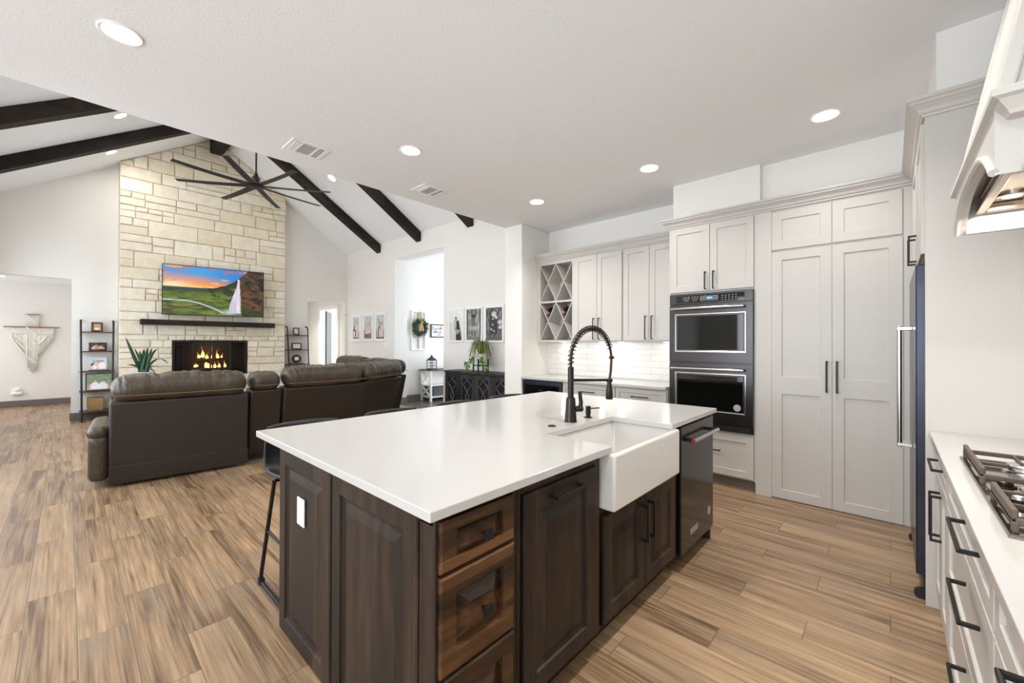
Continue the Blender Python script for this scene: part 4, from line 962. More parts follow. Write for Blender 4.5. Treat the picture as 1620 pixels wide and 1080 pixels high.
d = MB(); d.bar((1.62, FY - .05, oz0), (1.62, FY - .05, oz1 - .05), .016, .016); d.bar((1.44, FY - .05, oz1 - .08), (1.62, FY - .05, oz1 - .08), .014, .014); d.bar((1.53, FY - .05, oz0), (1.53, FY - .05, oz1 - .08), .012, .012); d.bar((1.44, FY - .05, oz0), (1.44, FY - .05, oz1 - .05), .014, .014)
d.build('tool_stand', M['darksteel'], t)
MB().box(.897, 3.103, 9.99, FY - .004, 1.69, 1.79).build('mantel', M['beam'], t, bevel=.006)
MB().box(SX0 + .02, SX1 - .02, 9.75, FY - .02, 0, .38).build('hearth', M['stone'], t, bevel=.01)
def log(p, q, r, lab):
    p, q = V(p), V(q); n_ = 10
    MB().tube([p.lerp(q, k / n_) + V((0, 0, .006 * math.sin(k * 1.7))) for k in range(n_ + 1)], [r * (1 + .12 * math.sin(k * 2.3)) for k in range(n_ + 1)], 12).build('fire_log', M['log'], smooth=True, label=lab, cat='log', group='logs burning in the fireplace')
log((1.72, FY + .16, .80), (2.35, FY + .14, .81), .048, 'charred log at the bottom of the fire, rear'); log((1.70, FY + .05, .80), (2.30, FY + .06, .79), .05, 'charred log at the bottom of the fire, front'); log((1.78, FY + .09, .98), (2.28, FY + .12, 1.03), .036, 'charred log lying across the top of the burning stack')
t = thing('fire', 'orange flames burning on the logs in the fireplace', 'fire', (2.0, FY + .1, .85))
def flame(x, z, h, w_, ph):
    o = MB(); n_ = 9; pts = []; rs = []
    for k in range(n_ + 1):
        u = k / n_; pts.append((x + w_ * .8 * math.sin(u * 3 + ph) * u, FY + .10 + .01 * math.sin(ph * 3), z + h * u)); rs.append(max(.0015, w_ * (math.sin(min(1, u * 1.25 + .22) * math.pi) ** .8 if u < .98 else .02) * (1 - u * .55)))
    o.tube(pts, rs, 8); o.build('flame', M['flame'], t, smooth='all')
for x, z, h, w_, ph in ((1.86, 1.06, .22, .035, 1.2), (1.80, 1.05, .12, .03, 2), (1.94, 1.04, .12, .03, 4), (2.01, 1.04, .09, .025, .5), (1.93, .85, .22, .04, 2.2), (1.99, .84, .16, .05, 4.4), (2.06, .84, .13, .04, .2), (2.12, 1.04, .17, .03, 3), (2.19, 1.04, .10, .022, 5), (2.14, .85, .12, .03, 1), (2.25, .85, .14, .026, 2.5), (1.76, .87, .08, .045, 3.3)): flame(x, z, h, w_, ph)
l = bpy.data.lights.new('fire_light', 'POINT'); l.energy = 3; l.color = (1, .45, .15); l.shadow_soft_size = .08
q = bpy.data.objects.new('fire_light', l); COL.objects.link(q); q.location = (2.0, FY + .04, 1.22)

# ------------------------------------------------------------------ painted pictures
def picture(name, o_, u, v, w, h, nx, ny, fn, m, parent, n_=None):
    o_, u, v = V(o_), V(u).normalized(), V(v).normalized(); me = bpy.data.meshes.new(name); vs = []; cs = []
    off = WORLD[parent.name]
    for j in range(ny + 1):
        for i in range(nx + 1):
            a, b_ = i / nx, j / ny; vs.append(o_ + u * (w * a) + v * (h * b_) - off); c = fn(a, b_); cs.append(srgb(*[max(0, min(255, k)) for k in c]))
    fs = [(j * (nx + 1) + i, j * (nx + 1) + i + 1, (j + 1) * (nx + 1) + i + 1, (j + 1) * (nx + 1) + i) for j in range(ny) for i in range(nx)]
    me.from_pydata([tuple(p) for p in vs], [], fs); at = me.color_attributes.new('Col', 'FLOAT_COLOR', 'POINT')
    for i, c in enumerate(cs): at.data[i].color = c
    me.materials.append(m); ob = bpy.data.objects.new(name, me); COL.objects.link(ob); ob.parent = parent; WORLD[ob.name] = off; return ob
def nz(x, y, s=0): return noise.noise(V((x, y, s * 3.17)))
def fbm(x, y, s=0): return nz(x, y, s) + .5 * nz(x * 2.1, y * 2.1, s + 1) + .25 * nz(x * 4.3, y * 4.3, s + 2)
def lerp3(a, b_, t_): t_ = max(0, min(1, t_)); return tuple(x + (y - x) * t_ for x, y in zip(a, b_))
def sst(a, b_, x): t_ = max(0, min(1, (x - a) / (b_ - a))); return t_ * t_ * (3 - 2 * t_)
def tvpic(u, v):
    # sky
    sky = lerp3((255, 214, 120), (255, 150, 60), sst(.56, .64, v + .02 * nz(u * 3, v * 3)))
    sky = lerp3(sky, (214, 150, 150), sst(.63, .74, v)); sky = lerp3(sky, (70, 160, 225), sst(.72, .9, v + .1 * (u - .3)))
    sky = lerp3(sky, (40, 130, 215), sst(.3, .8, u) * sst(.6, .8, v))
    cl = fbm(u * 4, v * 7 - u * 2, 4); sky = lerp3(sky, (200, 110, 130) if v > .72 else (120, 100, 130), sst(.12, .5, cl) * .85); sky = lerp3(sky, (250, 190, 170), sst(.3, .6, fbm(u * 5, v * 9, 9)) * .7)
    sky = lerp3(sky, (255, 240, 190), math.exp(-((u - .08) ** 2 * 30 + (v - .62) ** 2 * 160)) * .9)
    c = sky
    hor = .565 + .02 * u
    if v < hor:
        g = lerp3((70, 92, 26), (122, 138, 44), .5 + .8 * fbm(u * 5, v * 14, 2)); g = lerp3(g, (50, 66, 30), sst(.1, .5, fbm(u * 9, v * 22, 6)))
        g = lerp3(g, (40, 50, 40), sst(.42, .56, v)); g = lerp3(g, (60, 100, 140), sst(.53, .56, v) * .7)
        c = g
        rv = .30 - .05 * u if u < .18 else .29 - 1.15 * max(0, u - .18) ** 1.7
        if abs(v - rv) < .012 * (1.2 - v) and u < .58: c = (205, 210, 225)
        for k, s_ in ((.15, .18), (.13, -.3)):
            if abs(v - (k - s_ * (u - .12))) < .012 and u < .34 and v > 0: c = lerp3(c, (70, 52, 66), .8)
    hill = ((.56 + (u - .42) * .45) if u < .6 else (.64 + (u - .6) * 1.25) if u < .72 else (.79 + (u - .72) * 1.9)) + .014 * fbm(u * 14, 1, 3)
    if u > .42 and v < hill and v > .52 - 1.0 * (u - .40) + .015 * nz(u * 20, 3):
        g = lerp3((60, 80, 28), (120, 150, 48), .5 + fbm(u * 7, v * 7, 5)); g = lerp3(g, (34, 34, 24), sst(hill - .16, hill - .02, v) * .9); c = lerp3(g, (20, 24, 18), sst(.0, .5, fbm(u * 10, v * 10, 8)) * .7)
    if u > .765 - .03 * sst(.2, .9, v) and v < hill:
        g = lerp3((62, 40, 24), (122, 82, 52), .45 + .9 * fbm(u * 9 + v * 5, v * 16 + u * 14, 7)); g = lerp3(g, (46, 66, 22), sst(.0, .4, fbm(u * 8, v * 6, 12)) * sst(.35, .8, v)); g = lerp3(g, (40, 64, 24), sst(.24, .06, v + .3 * (u - .8)))
        c = lerp3(g, (16, 13, 10), sst(.05, .5, fbm(u * 14, v * 14, 13)))
    wl, wr = .722 - .09 * sst(.8, .1, v), .742 + .012 * sst(.8, .2, v)
    if .05 < v < .80 and wl < u < wr: c = lerp3((206, 190, 215), (240, 232, 245), .5 + nz(u * 60, v * 3, 1))
    m_ = math.exp(-((u - .64) ** 2 * 160 + (v - .07) ** 2 * 260)); c = lerp3(c, (190, 205, 225), m_)
    return c
t = thing('television', 'large flat television above the mantel showing a waterfall landscape', 'television', (2.03, 10.02, 1.9))
p0, p1 = V((1.199, 10.12, 1.895)), V((2.853, 9.90, 1.905)); uu = (p1 - p0).normalized(); wT = (p1 - p0).length; vv = V((0, 0, 1)); nn = uu.cross(vv).normalized(); hT = .965
o = MB(); o.panel(p0 - nn * .035, uu, vv, nn, wT, hT, [(0, 0), (0, .03), (.003, .034), (.012, .034), (.013, .031)]); o.build('bezel', M['matte'], t)
picture('screen', p0 + uu * .013 + vv * .013 - nn * .0035, uu, vv, wT - .026, hT - .026, 220, 124, tvpic, M['screen'], t)
MB().box(1.85, 2.2, 10.04, FY - .02, 2.25, 2.5).build('wall_mount', M['matte'], t)

# ------------------------------------------------------------------ ceiling fan
fc = V((2.095, 7.70, 3.97)); t = thing('ceiling_fan', 'large black eight blade ceiling fan hanging from the vault', 'ceiling fan', fc)
MB().lathe(fc, [(.02, -.055), (.10, -.05), (.125, -.035), (.125, -.012), (.085, 0), (.075, .03), (.075, .10), (.05, .125), (.03, .15), (.02, .2)], 28).build('motor', M['matte'], t, smooth=True)
MB().tube([fc + V((0, 0, .18)), (fc.x, fc.y, ZR - .09)], .014, 12).lathe((fc.x, fc.y, ZR - .10), [(.02, -.1), (.07, -.06), (.085, .0)], 20).build('downrod', M['matte'], t, smooth=True)
for k in range(8):
    a = math.radians(11 + 45 * k); d = V((math.cos(a), math.sin(a), 0)); s_ = V((-d.y, d.x, 0)); tw = .10; ring = []
    o = MB(); n_ = 6; up_ = V((0, 0, 1))
    for i in range(n_ + 1):
        r_ = .09 + 1.05 * i / n_; wd = .045 + .012 * (1 - i / n_); zt_ = -.018 + .0 * i; c_ = fc + d * r_ + V((0, 0, -.02 - .010 * math.sin(i / n_ * 3)))
        ax = (s_ * math.cos(tw) + up_ * math.sin(tw)); nb = ax.cross(d)
        ring.append([o.v(c_ + ax * (wd * e) + nb * (.006 * f_)) for e, f_ in ((-1, -.4), (1, -.4), (1, .4), (-1, .4))])
    for i in range(n_):
        for j in range(4): o.f([ring[i][j], ring[i][(j + 1) % 4], ring[i + 1][(j + 1) % 4], ring[i + 1][j]])
    o.f(ring[0][::-1]); o.f(ring[-1]); o.build('blade', M['matte'], t)

# ------------------------------------------------------------------ sofa
sofa = thing('sectional_sofa', 'large brown leather sectional sofa with its back to the kitchen', 'sofa', (2.0, 5.8, 0))
def module(org, rot, w, lean, arm=0, seed=1, seat=True, hz=1.075, seam=.82, skirt=False):
    T = Matrix.Translation(V(org)) @ Matrix.Rotation(rot, 4, 'Z')
    def nb(): o = MB(); o.M = T; return o
    o = nb(); n_ = 10; yl = lambda z_: lean * (1 - (z_ / seam)) ; g = .006
    o.prism([(g, yl(.07) + .0, .07), (g, yl(.45) - .012, .45), (g, yl(seam) - .005, seam), (g, yl(seam) + .2, seam + .02), (g, .38, .42), (g, .38, .07)], (w - 2 * g, 0, 0))
    o.build('back_panel', M['leatherback'], sofa, bevel=.022, seg=3, smooth=True)
    o = nb().cushion(.004, w - .004, -.055, .27, seam - .015, hz, 4, (60 if w > .5 else 24, 14, 12), .020, seed, 11); h = o.build('headrest', M['leather'], sofa, smooth='all')
    o = nb(); o.tube([(.03, -.05, seam + .062), (w * .5, -.058, seam + .058), (w - .03, -.05, seam + .062)], .004, 6); o.build('seam', M['ropeseam'], h)
    if seat:
        nb().cushion(.02, w - .02, .22, .42, .42, seam + .02, 4, (16, 8, 10), .01, seed + 3).build('back_cushion', M['leather'], sofa, smooth='all')
        nb().cushion(.01, w - .01, .34, 1.0, .22, .5, 4, (16, 14, 8), .01, seed + 5).build('seat_cushion', M['leather'], sofa, smooth='all')
        nb().box(.02, w - .02, .30, .96, .06, .26).build('base_frame', M['leatherback'], sofa, bevel=.01)
    if skirt: nb().prism([(g, yl(.07) - .004, .03), (g, yl(.07) - .016, .20), (g, yl(.07) + .02, .20), (g, yl(.07) + .02, .03)], (w - 2 * g, 0, 0)).build('back_flap', M['leatherback'], sofa, bevel=.006)
    if arm:
        a0_, a1_ = (-.135, .01) if arm < 0 else (w - .02, w + .165)
        ar = nb().cushion(a0_, a1_, .06, .98, .06, .50, 6, (8, 16, 10), .003, seed + 8).build('armrest', M['leather'], sofa, smooth='all')
        nb().cushion(a0_ - .012, a1_ + .0, .05, .9, .45, .575, 4, (8, 16, 6), .008, seed + 9).build('arm_pad', M['leather'], sofa, smooth='all')
        nb().box(a0_ - .002, a0_ + .02, .42, .50, .30, .38).build('recline_handle', M['matte'], ar, bevel=.006)
module((.255, 5.31, 0), math.radians(-4.5), 1.115, .02, arm=-1, seed=1, skirt=True, seam=.80, hz=1.06)
module((1.385, 5.27, 0), 0, .335, .12, seed=2, seam=.82, hz=1.03)
module((1.735, 5.27, 0), 0, 1.03, .20, seed=3, seam=.82, hz=1.09)
module((2.775, 5.27, 0), math.radians(30), 1.03, .28, seed=4, seam=.83, hz=1.09)
module((3.90, 6.02, 0), math.radians(90), 1.12, .2, seed=5, seam=.83, hz=1.09)
module((3.90, 7.16, 0), math.radians(90), 1.12, .2, seed=6, arm=1, seam=.83, hz=1.11)

# ------------------------------------------------------------------ leaning ladder shelves with frames
def ladder(x0, x1, yw, label):
    t = thing('ladder_shelf', label, 'shelf', ((x0 + x1) / 2, yw - .2, 0), 'black leaning ladder shelves')
    for xx, s_ in ((x0, 1), (x1, -1)):
        MB().tube([(xx + .018 * s_, yw - .34, 0), (xx, yw - .17, 1.62), (xx, yw - .155, 1.70), (xx, yw - .13, 1.735), (xx, yw - .09, 1.745), (xx, yw - .008, 1.745)], .014, 8).build('rail', M['black'], t, smooth=True)
    for z_ in (1.545, 1.205, .86, .515, .17):
        yr = yw - .34 + .17 * z_ / 1.62; MB().box(x0 - .012, x1 + .012, yr - .02, yw - .02, z_ - .018, z_).build('shelf', M['browntop'], t, bevel=.002)
    return t
ladder(.15, .555, 10.43, 'black ladder shelf with framed photos left of the stone fireplace')
ladder(3.45, 3.90, 10.43, 'black ladder shelf right of the stone fireplace beside the narrow opening')
def people(seed, n, tones, bg, gnd):
    r = random.Random(seed); ps = [(.5 + (k - (n - 1) / 2) * (.62 / max(1, n)) + r.uniform(-.03, .03), r.uniform(.52, .76), r.choice(tones), r.choice(tones)) for k in range(n)]
    def f(u, v):
        c = lerp3(gnd, bg, sst(.2, .5, v + .06 * nz(u * 4, v * 4, seed))); c = tuple(k + 22 * fbm(u * 8, v * 8, seed) for k in c)
        for x, hh, a, b_ in ps:
            if math.hypot((u - x) * 1.0, (v - hh) * .8) < .065: c = (206, 168, 146)
            elif v > hh and math.hypot(u - x, (v - hh - .02) * .8) < .075: c = (72, 52, 40)
            elif v < hh - .06 and abs(u - x) < .05 + .16 * sst(hh, hh - .3, v) and v > .06: c = tuple(k + 26 * nz(u * 16, v * 16, seed) for k in (a if v > hh - .34 else b_))
        return c
    return f
def photo_frame(cx_, y, z_, w, h, label, fm, fn, fw=.022, rx=0, group=None, n=(0, -1, 0), depth=.018, res=(26, 26), mat_=None):
    n = V(n); u = V((0, 0, 1)).cross(n).normalized() * 1; c_ = V((cx_, y, z_)) if not isinstance(cx_, Vector) else cx_
    t = thing('photo_frame', label, 'photo frame', c_, group)
    o0 = c_ - u * w / 2; o = MB(); vv_ = (V((0, 0, 1)) - n * math.tan(rx)).normalized(); nn_ = u.cross(vv_).normalized()
    o.panel(o0, u, vv_, nn_, w, h, [(0, 0), (0, depth), (.003, depth + .003), (fw, depth + .002), (fw + .002, depth - .004)]); o.build('frame', fm, t)
    iw, ih = w - 2 * fw - .004, h - 2 * fw - .004
    if mat_:
        q_ = MB().panel(o0 + u * (fw + .002) + vv_ * (fw + .002) + nn_ * (depth - .0035), u, vv_, nn_, iw, ih, [(0, 0), (.001, .001)]).build('mat_board', M['white'], t); k = mat_
    else: k = 0
    picture('photo', o0 + u * (fw + .002 + k) + vv_ * (fw + .002 + k) + nn_ * (depth - .0022), u, vv_, iw - 2 * k, ih - 2 * k, res[0], res[1], fn, M['photo'], t); return t
warm = [(222, 214, 206), (186, 170, 160), (84, 88, 112), (206, 160, 130)]
yl_ = lambda z_: 10.43 - .34 + .17 * z_ / 1.62 + .03
photo_frame(.35, yl_(1.545) + .03, 1.545, .145, .17, 'small brown wooden photo frame on the top tier of the left ladder shelf', M['frameb'], people(1, 1, [(150, 160, 200), (230, 226, 214)], (190, 150, 110), (226, 190, 120)), .026, .12)
photo_frame(.36, yl_(1.205) + .03, 1.205, .225, .15, 'dark photo frame on the second tier of the left ladder shelf', M['charcoal'], people(2, 3, [(220, 190, 180), (240, 226, 216), (190, 120, 80)], (90, 70, 56), (214, 176, 170)), .03, .12)
photo_frame(.365, yl_(.86) + .03, .878, .215, .215, 'frameless group photo standing on the third tier of the left ladder shelf', M['white'], people(3, 5, [(240, 240, 240), (50, 50, 62), (224, 190, 184)], (190, 206, 222), (200, 176, 170)), .004, .12)
photo_frame(.38, yl_(.515) + .02, .515, .34, .305, 'large dark edged outdoor photo on the fourth tier of the left ladder shelf', M['matte'], people(4, 2, [(54, 60, 92), (232, 232, 236)], (130, 150, 120), (196, 160, 150)), .012, .12)
MB().box(.25, .50, 10.19, 10.36, .86, .878).build('book', M['book'], bevel=.003, label='thin dark book lying under the group photo on the left ladder shelf', cat='book')
t = thing('wicker_basket', 'square wicker basket on the bottom tier of the left ladder shelf', 'basket', (.33, 10.25, .17))
MB().panel((.235, 10.17, .17), PX, PY, PZ, .19, .18, [(0, 0), (-.008, .10), (-.004, .225), (.012, .225), (.014, .02)]).build('body', M['basket'], t, bevel=.012, seg=3)
photo_frame(3.66, yl_(1.545) + .04, 1.545, .135, .175, 'small brown photo frame on the top tier of the right ladder shelf', M['frameb'], people(6, 1, [(196, 206, 216), (220, 196, 196)], (206, 214, 220), (210, 196, 190)), .024, .14)
photo_frame(3.66, yl_(1.205) + .04, 1.205, .215, .155, 'dark landscape photo frame on the second tier of the right ladder shelf', M['matte'], people(7, 2, [(226, 196, 196), (90, 80, 86)], (226, 214, 214), (220, 196, 196)), .024, .14)
MB().box(3.53, 3.80, 10.20, 10.36, .86, .882).build('book', M['book'], bevel=.003, label='grey book lying under the round keepsake on the right ladder shelf', cat='book')
t = thing('keepsake_plate', 'round brown keepsake picture propped on the grey book of the right ladder shelf', 'keepsake', (3.66, 10.27, .882))
MB().lathe((3.66, 10.30, .985), [(.105, 0), (.105, .01), (.095, .014), (.01, .014)], 28, (0, -1, .16)).build('plate', M['frameb'], t, smooth=True)
MB().panel((3.615, 10.272, .955), PX, (0, .16, 1), (0, -1, .16), .085, .07, [(0, 0), (0, .004)]).build('note', M['paper'], t)

# potted snake plant on a stand
t = thing('snake_plant', 'green snake plant in a white pot on a black stand before the hearth', 'plant', (.93, 9.55, 0))
pc = V((.90, 9.55, 0))
MB().lathe(pc + V((0, 0, .56)), [(.10, 0), (.125, .005), (.135, .29), (.128, .29), (.12, .26), (.01, .255)], 28).build('pot', M['porcelain'], t, smooth=True)
o = MB()
for a in range(4):
    q_ = V((math.cos(a * math.pi / 2 + .6), math.sin(a * math.pi / 2 + .6), 0)) * .146; o.bar(pc + q_, pc + q_ + V((0, 0, .835)), .018, .018)
o.bar(pc + V((.12, .08, .55)), pc + V((-.12, -.08, .55)), .016, .016); o.bar(pc + V((-.08, .12, .55)), pc + V((.08, -.12, .55)), .016, .016); o.build('stand', M['matte'], t)
def blade_leaf(o, base, pts, w_, side):
    n_ = 10; pv = None
    P = [V(p) for p in pts]; side = V(side)
    for k in range(n_ + 1):
        u = k / n_; i = min(len(P) - 2, int(u * (len(P) - 1))); f_ = u * (len(P) - 1) - i; c_ = P[i].lerp(P[i + 1], f_)
        tg = (P[i + 1] - P[i]).normalized(); sd = (side - tg * side.dot(tg)).normalized(); nn_ = tg.cross(sd); ww = w_ * (math.sin(min(1, .25 + u * .75) * math.pi) ** .6 if u < 1 else 0) + .0008
        row = [o.v(c_ - sd * ww + nn_ * ww * .25), o.v(c_ - nn_ * .003), o.v(c_ + sd * ww + nn_ * ww * .25), o.v(c_ + nn_ * .004)]
        if pv:
            for j in range(4): o.f([pv[j], pv[(j + 1) % 4], row[(j + 1) % 4], row[j]])
        else: o.f(row[::-1])
        pv = row
    o.f(pv)
def curve(b_, q, sag, n_=7):
    b_, q = V(b_), V(q); return [b_.lerp(q, k / n_) + V((0, 0, sag * 4 * (k / n_) * (1 - k / n_))) for k in range(n_ + 1)]
o = MB(); r = random.Random(3)
tips = [((.66, 9.5, 1.45), .0, .026), ((.84, 9.5, 1.22), .02, .024), ((.78, 9.6, 1.26), .03, .022), ((.90, 9.5, 1.26), .0, .032), ((.95, 9.52, 1.28), .0, .034), ((.93, 9.6, 1.20), .02, .03), ((1.0, 9.5, 1.26), .05, .026), ((1.08, 9.5, 1.24), .10, .022), ((1.22, 9.5, .98), .16, .02), ((1.10, 9.45, .92), .07, .018), ((1.0, 9.45, .99), .05, .02), ((.68, 9.5, .98), .05, .016), ((1.05, 9.5, .82), .08, .014), ((.86, 9.55, 1.12), .02, .03), ((.97, 9.55, 1.1), .01, .03), ((.80, 9.5, 1.05), .03, .02)]
for q, sg, w_ in tips: blade_leaf(o, None, curve((.90 + r.uniform(-.05, .05), 9.55 + r.uniform(-.04, .04), .82), q, sg), w_, (1, .3, 0))
o.build('foliage', M['sansev'], t, smooth='all')
# ------------------------------------------------------------------ wall pictures
def bw(kind):
    def f(u, v):
        if kind == 0:
            c = lerp3((206, 206, 206), (232, 234, 233), v); c = tuple(k - 10 * fbm(u * 5, v * 5, 1) for k in c)
            if math.hypot(u - .48, (v - .74) * 1.7) < .07: c = (60, 58, 56)
            if .35 < u < .62 and .28 < v < .70: c = tuple(170 + 60 * nz(u * 14, v * 10, 2) for _ in range(3))
            if .55 - .2 * (1 - v) < u < .62 + .34 * (.70 - v) + .08 and v < .66 and u > .5 + .0 * v + .1 * (v - .3) : c = (34, 34, 34)
            if math.hypot((u - .62), (v - .28) * 1.6) < .13: c = tuple(120 + 130 * nz(u * 26, v * 26, 3) + 40 for _ in range(3))
            if u < .12: c = tuple(k - 40 * sst(.1, .4, nz(u * 14, v * 6, 9)) for k in c)
        elif kind == 1:
            c = tuple(150 + 50 * fbm(u * 4, v * 6, 5) for _ in range(3))
            if u < .09 or u > .93: c = (40, 40, 40)
            for s_ in (-1, 1):
                if abs(u - (.5 + s_ * (.10 + .04 * v))) < .04 and v > .74: c = (62, 60, 60)
            if math.hypot(u - .48, (v - .77) * 1.8) < .12: c = (38, 36, 36)
            if abs(u - .48) < .12 + .04 * abs(v - .55) and .46 < v < .72: c = tuple(98 + 40 * nz(u * 8, v * 8, 6) for _ in range(3))
            if abs(u - .48) < .2 and .33 < v < .46: c = tuple(170 + 50 * nz(u * 18, v * 12, 7) for _ in range(3))
            for s_ in (-1, 1):
                if abs(u - (.48 + s_ * .08)) < .045 and .08 < v < .33: c = (84, 82, 82)
            if v < .12: c = tuple(120 + 90 * nz(u * 18, v * 26, 8) for _ in range(3))
        else:
            c = tuple(90 + 80 * fbm(u * 7, v * 8, 10) for _ in range(3))
            if .2 < u < .72 and v < .78: c = tuple(34 + 22 * nz(u * 12, v * 12, 11) for _ in range(3))
            for x, y, r_ in ((.5, .80, .16), (.64, .70, .09), (.44, .66, .05), (.42, .48, .05), (.34, .34, .06), (.5, .28, .05), (.5, .16, .07), (.86, .55, .13), (.88, .4, .11)):
                if math.hypot(u - x, (v - y) * 1.9) < r_: c = tuple(196 + 70 * nz(u * 24, v * 24, 12) for _ in range(3))
            if v < .2: c = tuple(80 + 130 * nz(u * 20, v * 26, 13) for _ in range(3))
        return c
    return f
EX = XP - .001
gE = 'white framed black and white photos above the console'
def wallframe(yc, z0, w, h, label, fn, fw, group, res=(30, 54)):
    t = photo_frame(V((EX, yc, z0)), 0, 0, w, h, label, M['white'], fn, fw, 0, group, (-1, 0, 0), .022, res); return t
wallframe(5.975, 1.385, .435, .625, 'black and white couple photo, left of the three white frames above the black console', bw(0), .032, gE)
wallframe(5.485, 1.385, .445, .625, 'black and white raised arms photo, middle of the three white frames above the console', bw(1), .032, gE)
wallframe(4.97, 1.375, .465, .635, 'black and white bouquet photo, right of the three white frames beside the column', bw(2), .036, gE)
gF = 'white framed family photos on the far photo wall'
fam = [(214, 196, 196), (196, 140, 136), (120, 90, 92), (226, 206, 206), (70, 84, 110)]
wallframe(9.90, 1.405, .47, .67, 'white framed family photo nearest the corner, left of three on the far wall', people(21, 3, fam, (198, 206, 214), (120, 124, 134)), .06, gF)
wallframe(9.31, 1.405, .50, .67, 'white framed family photo in the middle of three on the far wall', people(22, 2, fam, (196, 196, 200), (150, 110, 110)), .06, gF)
wallframe(8.73, 1.405, .49, .67, 'white framed family photo nearest the wide opening, right of three on the far wall', people(23, 4, fam, (196, 208, 216), (80, 76, 84)), .06, gF)
outlet((XP, 8.52, 1.33), NX, NY, .16, .115, label='white multi rocker switch plate on the far wall below the family photos', name='switch_plate', cat='light switch', parts=2)
t = thing('motion_sensor', 'small white motion sensor high in the room corner by the family photos', 'sensor', (XP - .02, 10.405, 2.06))
MB().box(XP - .04, XP, 10.385, 10.428, 2.06, 2.17).build('case', M['plastic'], t, bevel=.008); MB().box(XP - .044, XP - .038, 10.392, 10.42, 2.08, 2.11).build('lens', M['panelgrey'], t)

# ------------------------------------------------------------------ black console with lattice doors
cy0, cy1, cxf, cxb, ch = 4.24, 5.84, 4.56, 4.93, .885
t = thing('console_cabinet', 'charcoal console cabinet with four diamond lattice doors against the photo wall', 'cabinet', ((cxf + cxb) / 2, (cy0 + cy1) / 2, 0))
o = MB(); o.box(cxf + .02, cxb, cy0, cy0 + .02, .06, ch - .03); o.box(cxf + .02, cxb, cy1 - .02, cy1, .06, ch - .03); o.box(cxf + .02, cxb, cy0, cy1, .04, .08); o.box(cxb - .012, cxb, cy0, cy1, .06, ch - .03); o.box(cxf + .03, cxb, cy0, cy1, .44, .46); o.box(cxf + .02, cxb, (cy0 + cy1) / 2 - .02, (cy0 + cy1) / 2 + .02, .06, ch - .03); o.box(cxf + .004, cxf + .02, cy0, cy1, ch - .05, ch - .03)
for yy in (cy0, cy1 - .05): o.box(cxf + .02, cxf + .07, yy, yy + .05, 0, .06); o.box(cxb - .05, cxb, yy, yy + .05, 0, .06)
o.build('body', M['charcoal'], t); MB().box(cxf - .015, cxb + .0, cy0 - .015, cy1 + .015, ch - .03, ch).build('top', M['charcoal'], t, bevel=.003)
MB().box(cxf + .05, cxb - .02, cy0 + .02, cy1 - .02, .08, .082).build('inside_floor', M['matte'], t)
wd = (cy1 - cy0 - .02) / 4
for k in range(4):
    a = cy0 + .01 + k * wd + .003; b_ = a + wd - .006; f = .085; z0, z1 = .09, ch - .055; o = MB()
    o.box(cxf, cxf + .02, a, a + f, z0, z1); o.box(cxf, cxf + .02, b_ - f, b_, z0, z1); o.box(cxf, cxf + .02, a + f, b_ - f, z0, z0 + .07); o.box(cxf, cxf + .02, a + f, b_ - f, z1 - .07, z1)
    d = o.build('door', M['charcoal'], t, bevel=.002)
    ya, yb = a + f, b_ - f; ym = (ya + yb) / 2; hw = (yb - ya) / 2; zl, zh = z0 + .07, z1 - .07; L_ = zh - zl; o = MB()
    keys = [(0, 0), (.17, 1), (.39, .0), (.5, .36), (.61, .0), (.83, 1), (1, 0)]
    for s_ in (-1, 1):
        pts = []
        for (z_a, a_), (z_b, b2) in zip(keys, keys[1:]):
            for q in range(6):
                e = q / 6; w_ = a_ + (b2 - a_) * e
                if .36 not in (a_, b2): bend = -.12 * math.sin(math.pi * e)
                else: bend = .10 * math.sin(math.pi * e)
                pts.append((cxf + .008, ym + s_ * hw * max(0, w_ + bend), zl + L_ * (z_a + (z_b - z_a) * e)))
        pts.append((cxf + .008, ym, zh)); o.tube(pts, .0075, 6)
    o.build('lattice', M['panelgrey'], d); MB().box(cxf + .018, cxf + .020, ya, yb, zl, zh).build('glass', M['darkglass'], d)
    MB().lathe((cxf, (a if k % 2 else b_) + (.04 if k % 2 else -.04), .47), [(.006, 0), (.006, .012), (.012, .014), (.012, .022)], 12, NX).build('knob', M['matte'], d)
# plant on the console
pc = V((4.70, 5.05, ch))
t = thing('plant_stand', 'black four leg stand on the console holding the white pot', 'plant stand', pc)
for a in range(4):
    q_ = V((math.cos(a * math.pi / 2 + .5), math.sin(a * math.pi / 2 + .5), 0)) * .13; MB().bar(pc + q_, pc + q_ + V((0, 0, .22)), .018, .018).build('leg', M['matte'], t)
MB().bar(pc + V((.114, .062, .105)), pc + V((-.114, -.062, .105)), .016, .018).bar(pc + V((-.062, .114, .105)), pc + V((.062, -.114, .105)), .016, .018).build('crossbar', M['matte'], t)
t = thing('spider_plant', 'arching spider plant with trailing green vines in a white pot on the console', 'plant', pc + V((0, 0, .115)))
MB().lathe(pc + V((0, 0, .115)), [(.085, 0), (.105, .005), (.118, .19), (.110, .19), (.10, .17), (.01, .168)], 26).build('pot', M['porcelain'], t, smooth=True)
o = MB(); r = random.Random(5)
for k in range(64):
    a = r.uniform(0, 2 * math.pi); L_ = r.uniform(.10, .20); upz = r.uniform(.16, .29); d = V((math.cos(a), math.sin(a), 0)); b0 = pc + V((0, 0, .29)) + d * r.uniform(0, .04)
    pts = [b0 + d * (L_ * u) + V((0, 0, upz * math.sin(min(1, u * 1.2) * math.pi * .62) * 1.1 - (.34 * r.uniform(.5, 1)) * u ** 3)) for u in [i / 8 for i in range(9)]]
    blade_leaf(o, None, [tuple(p) for p in pts], .007, d.cross(V((0, 0, 1))))
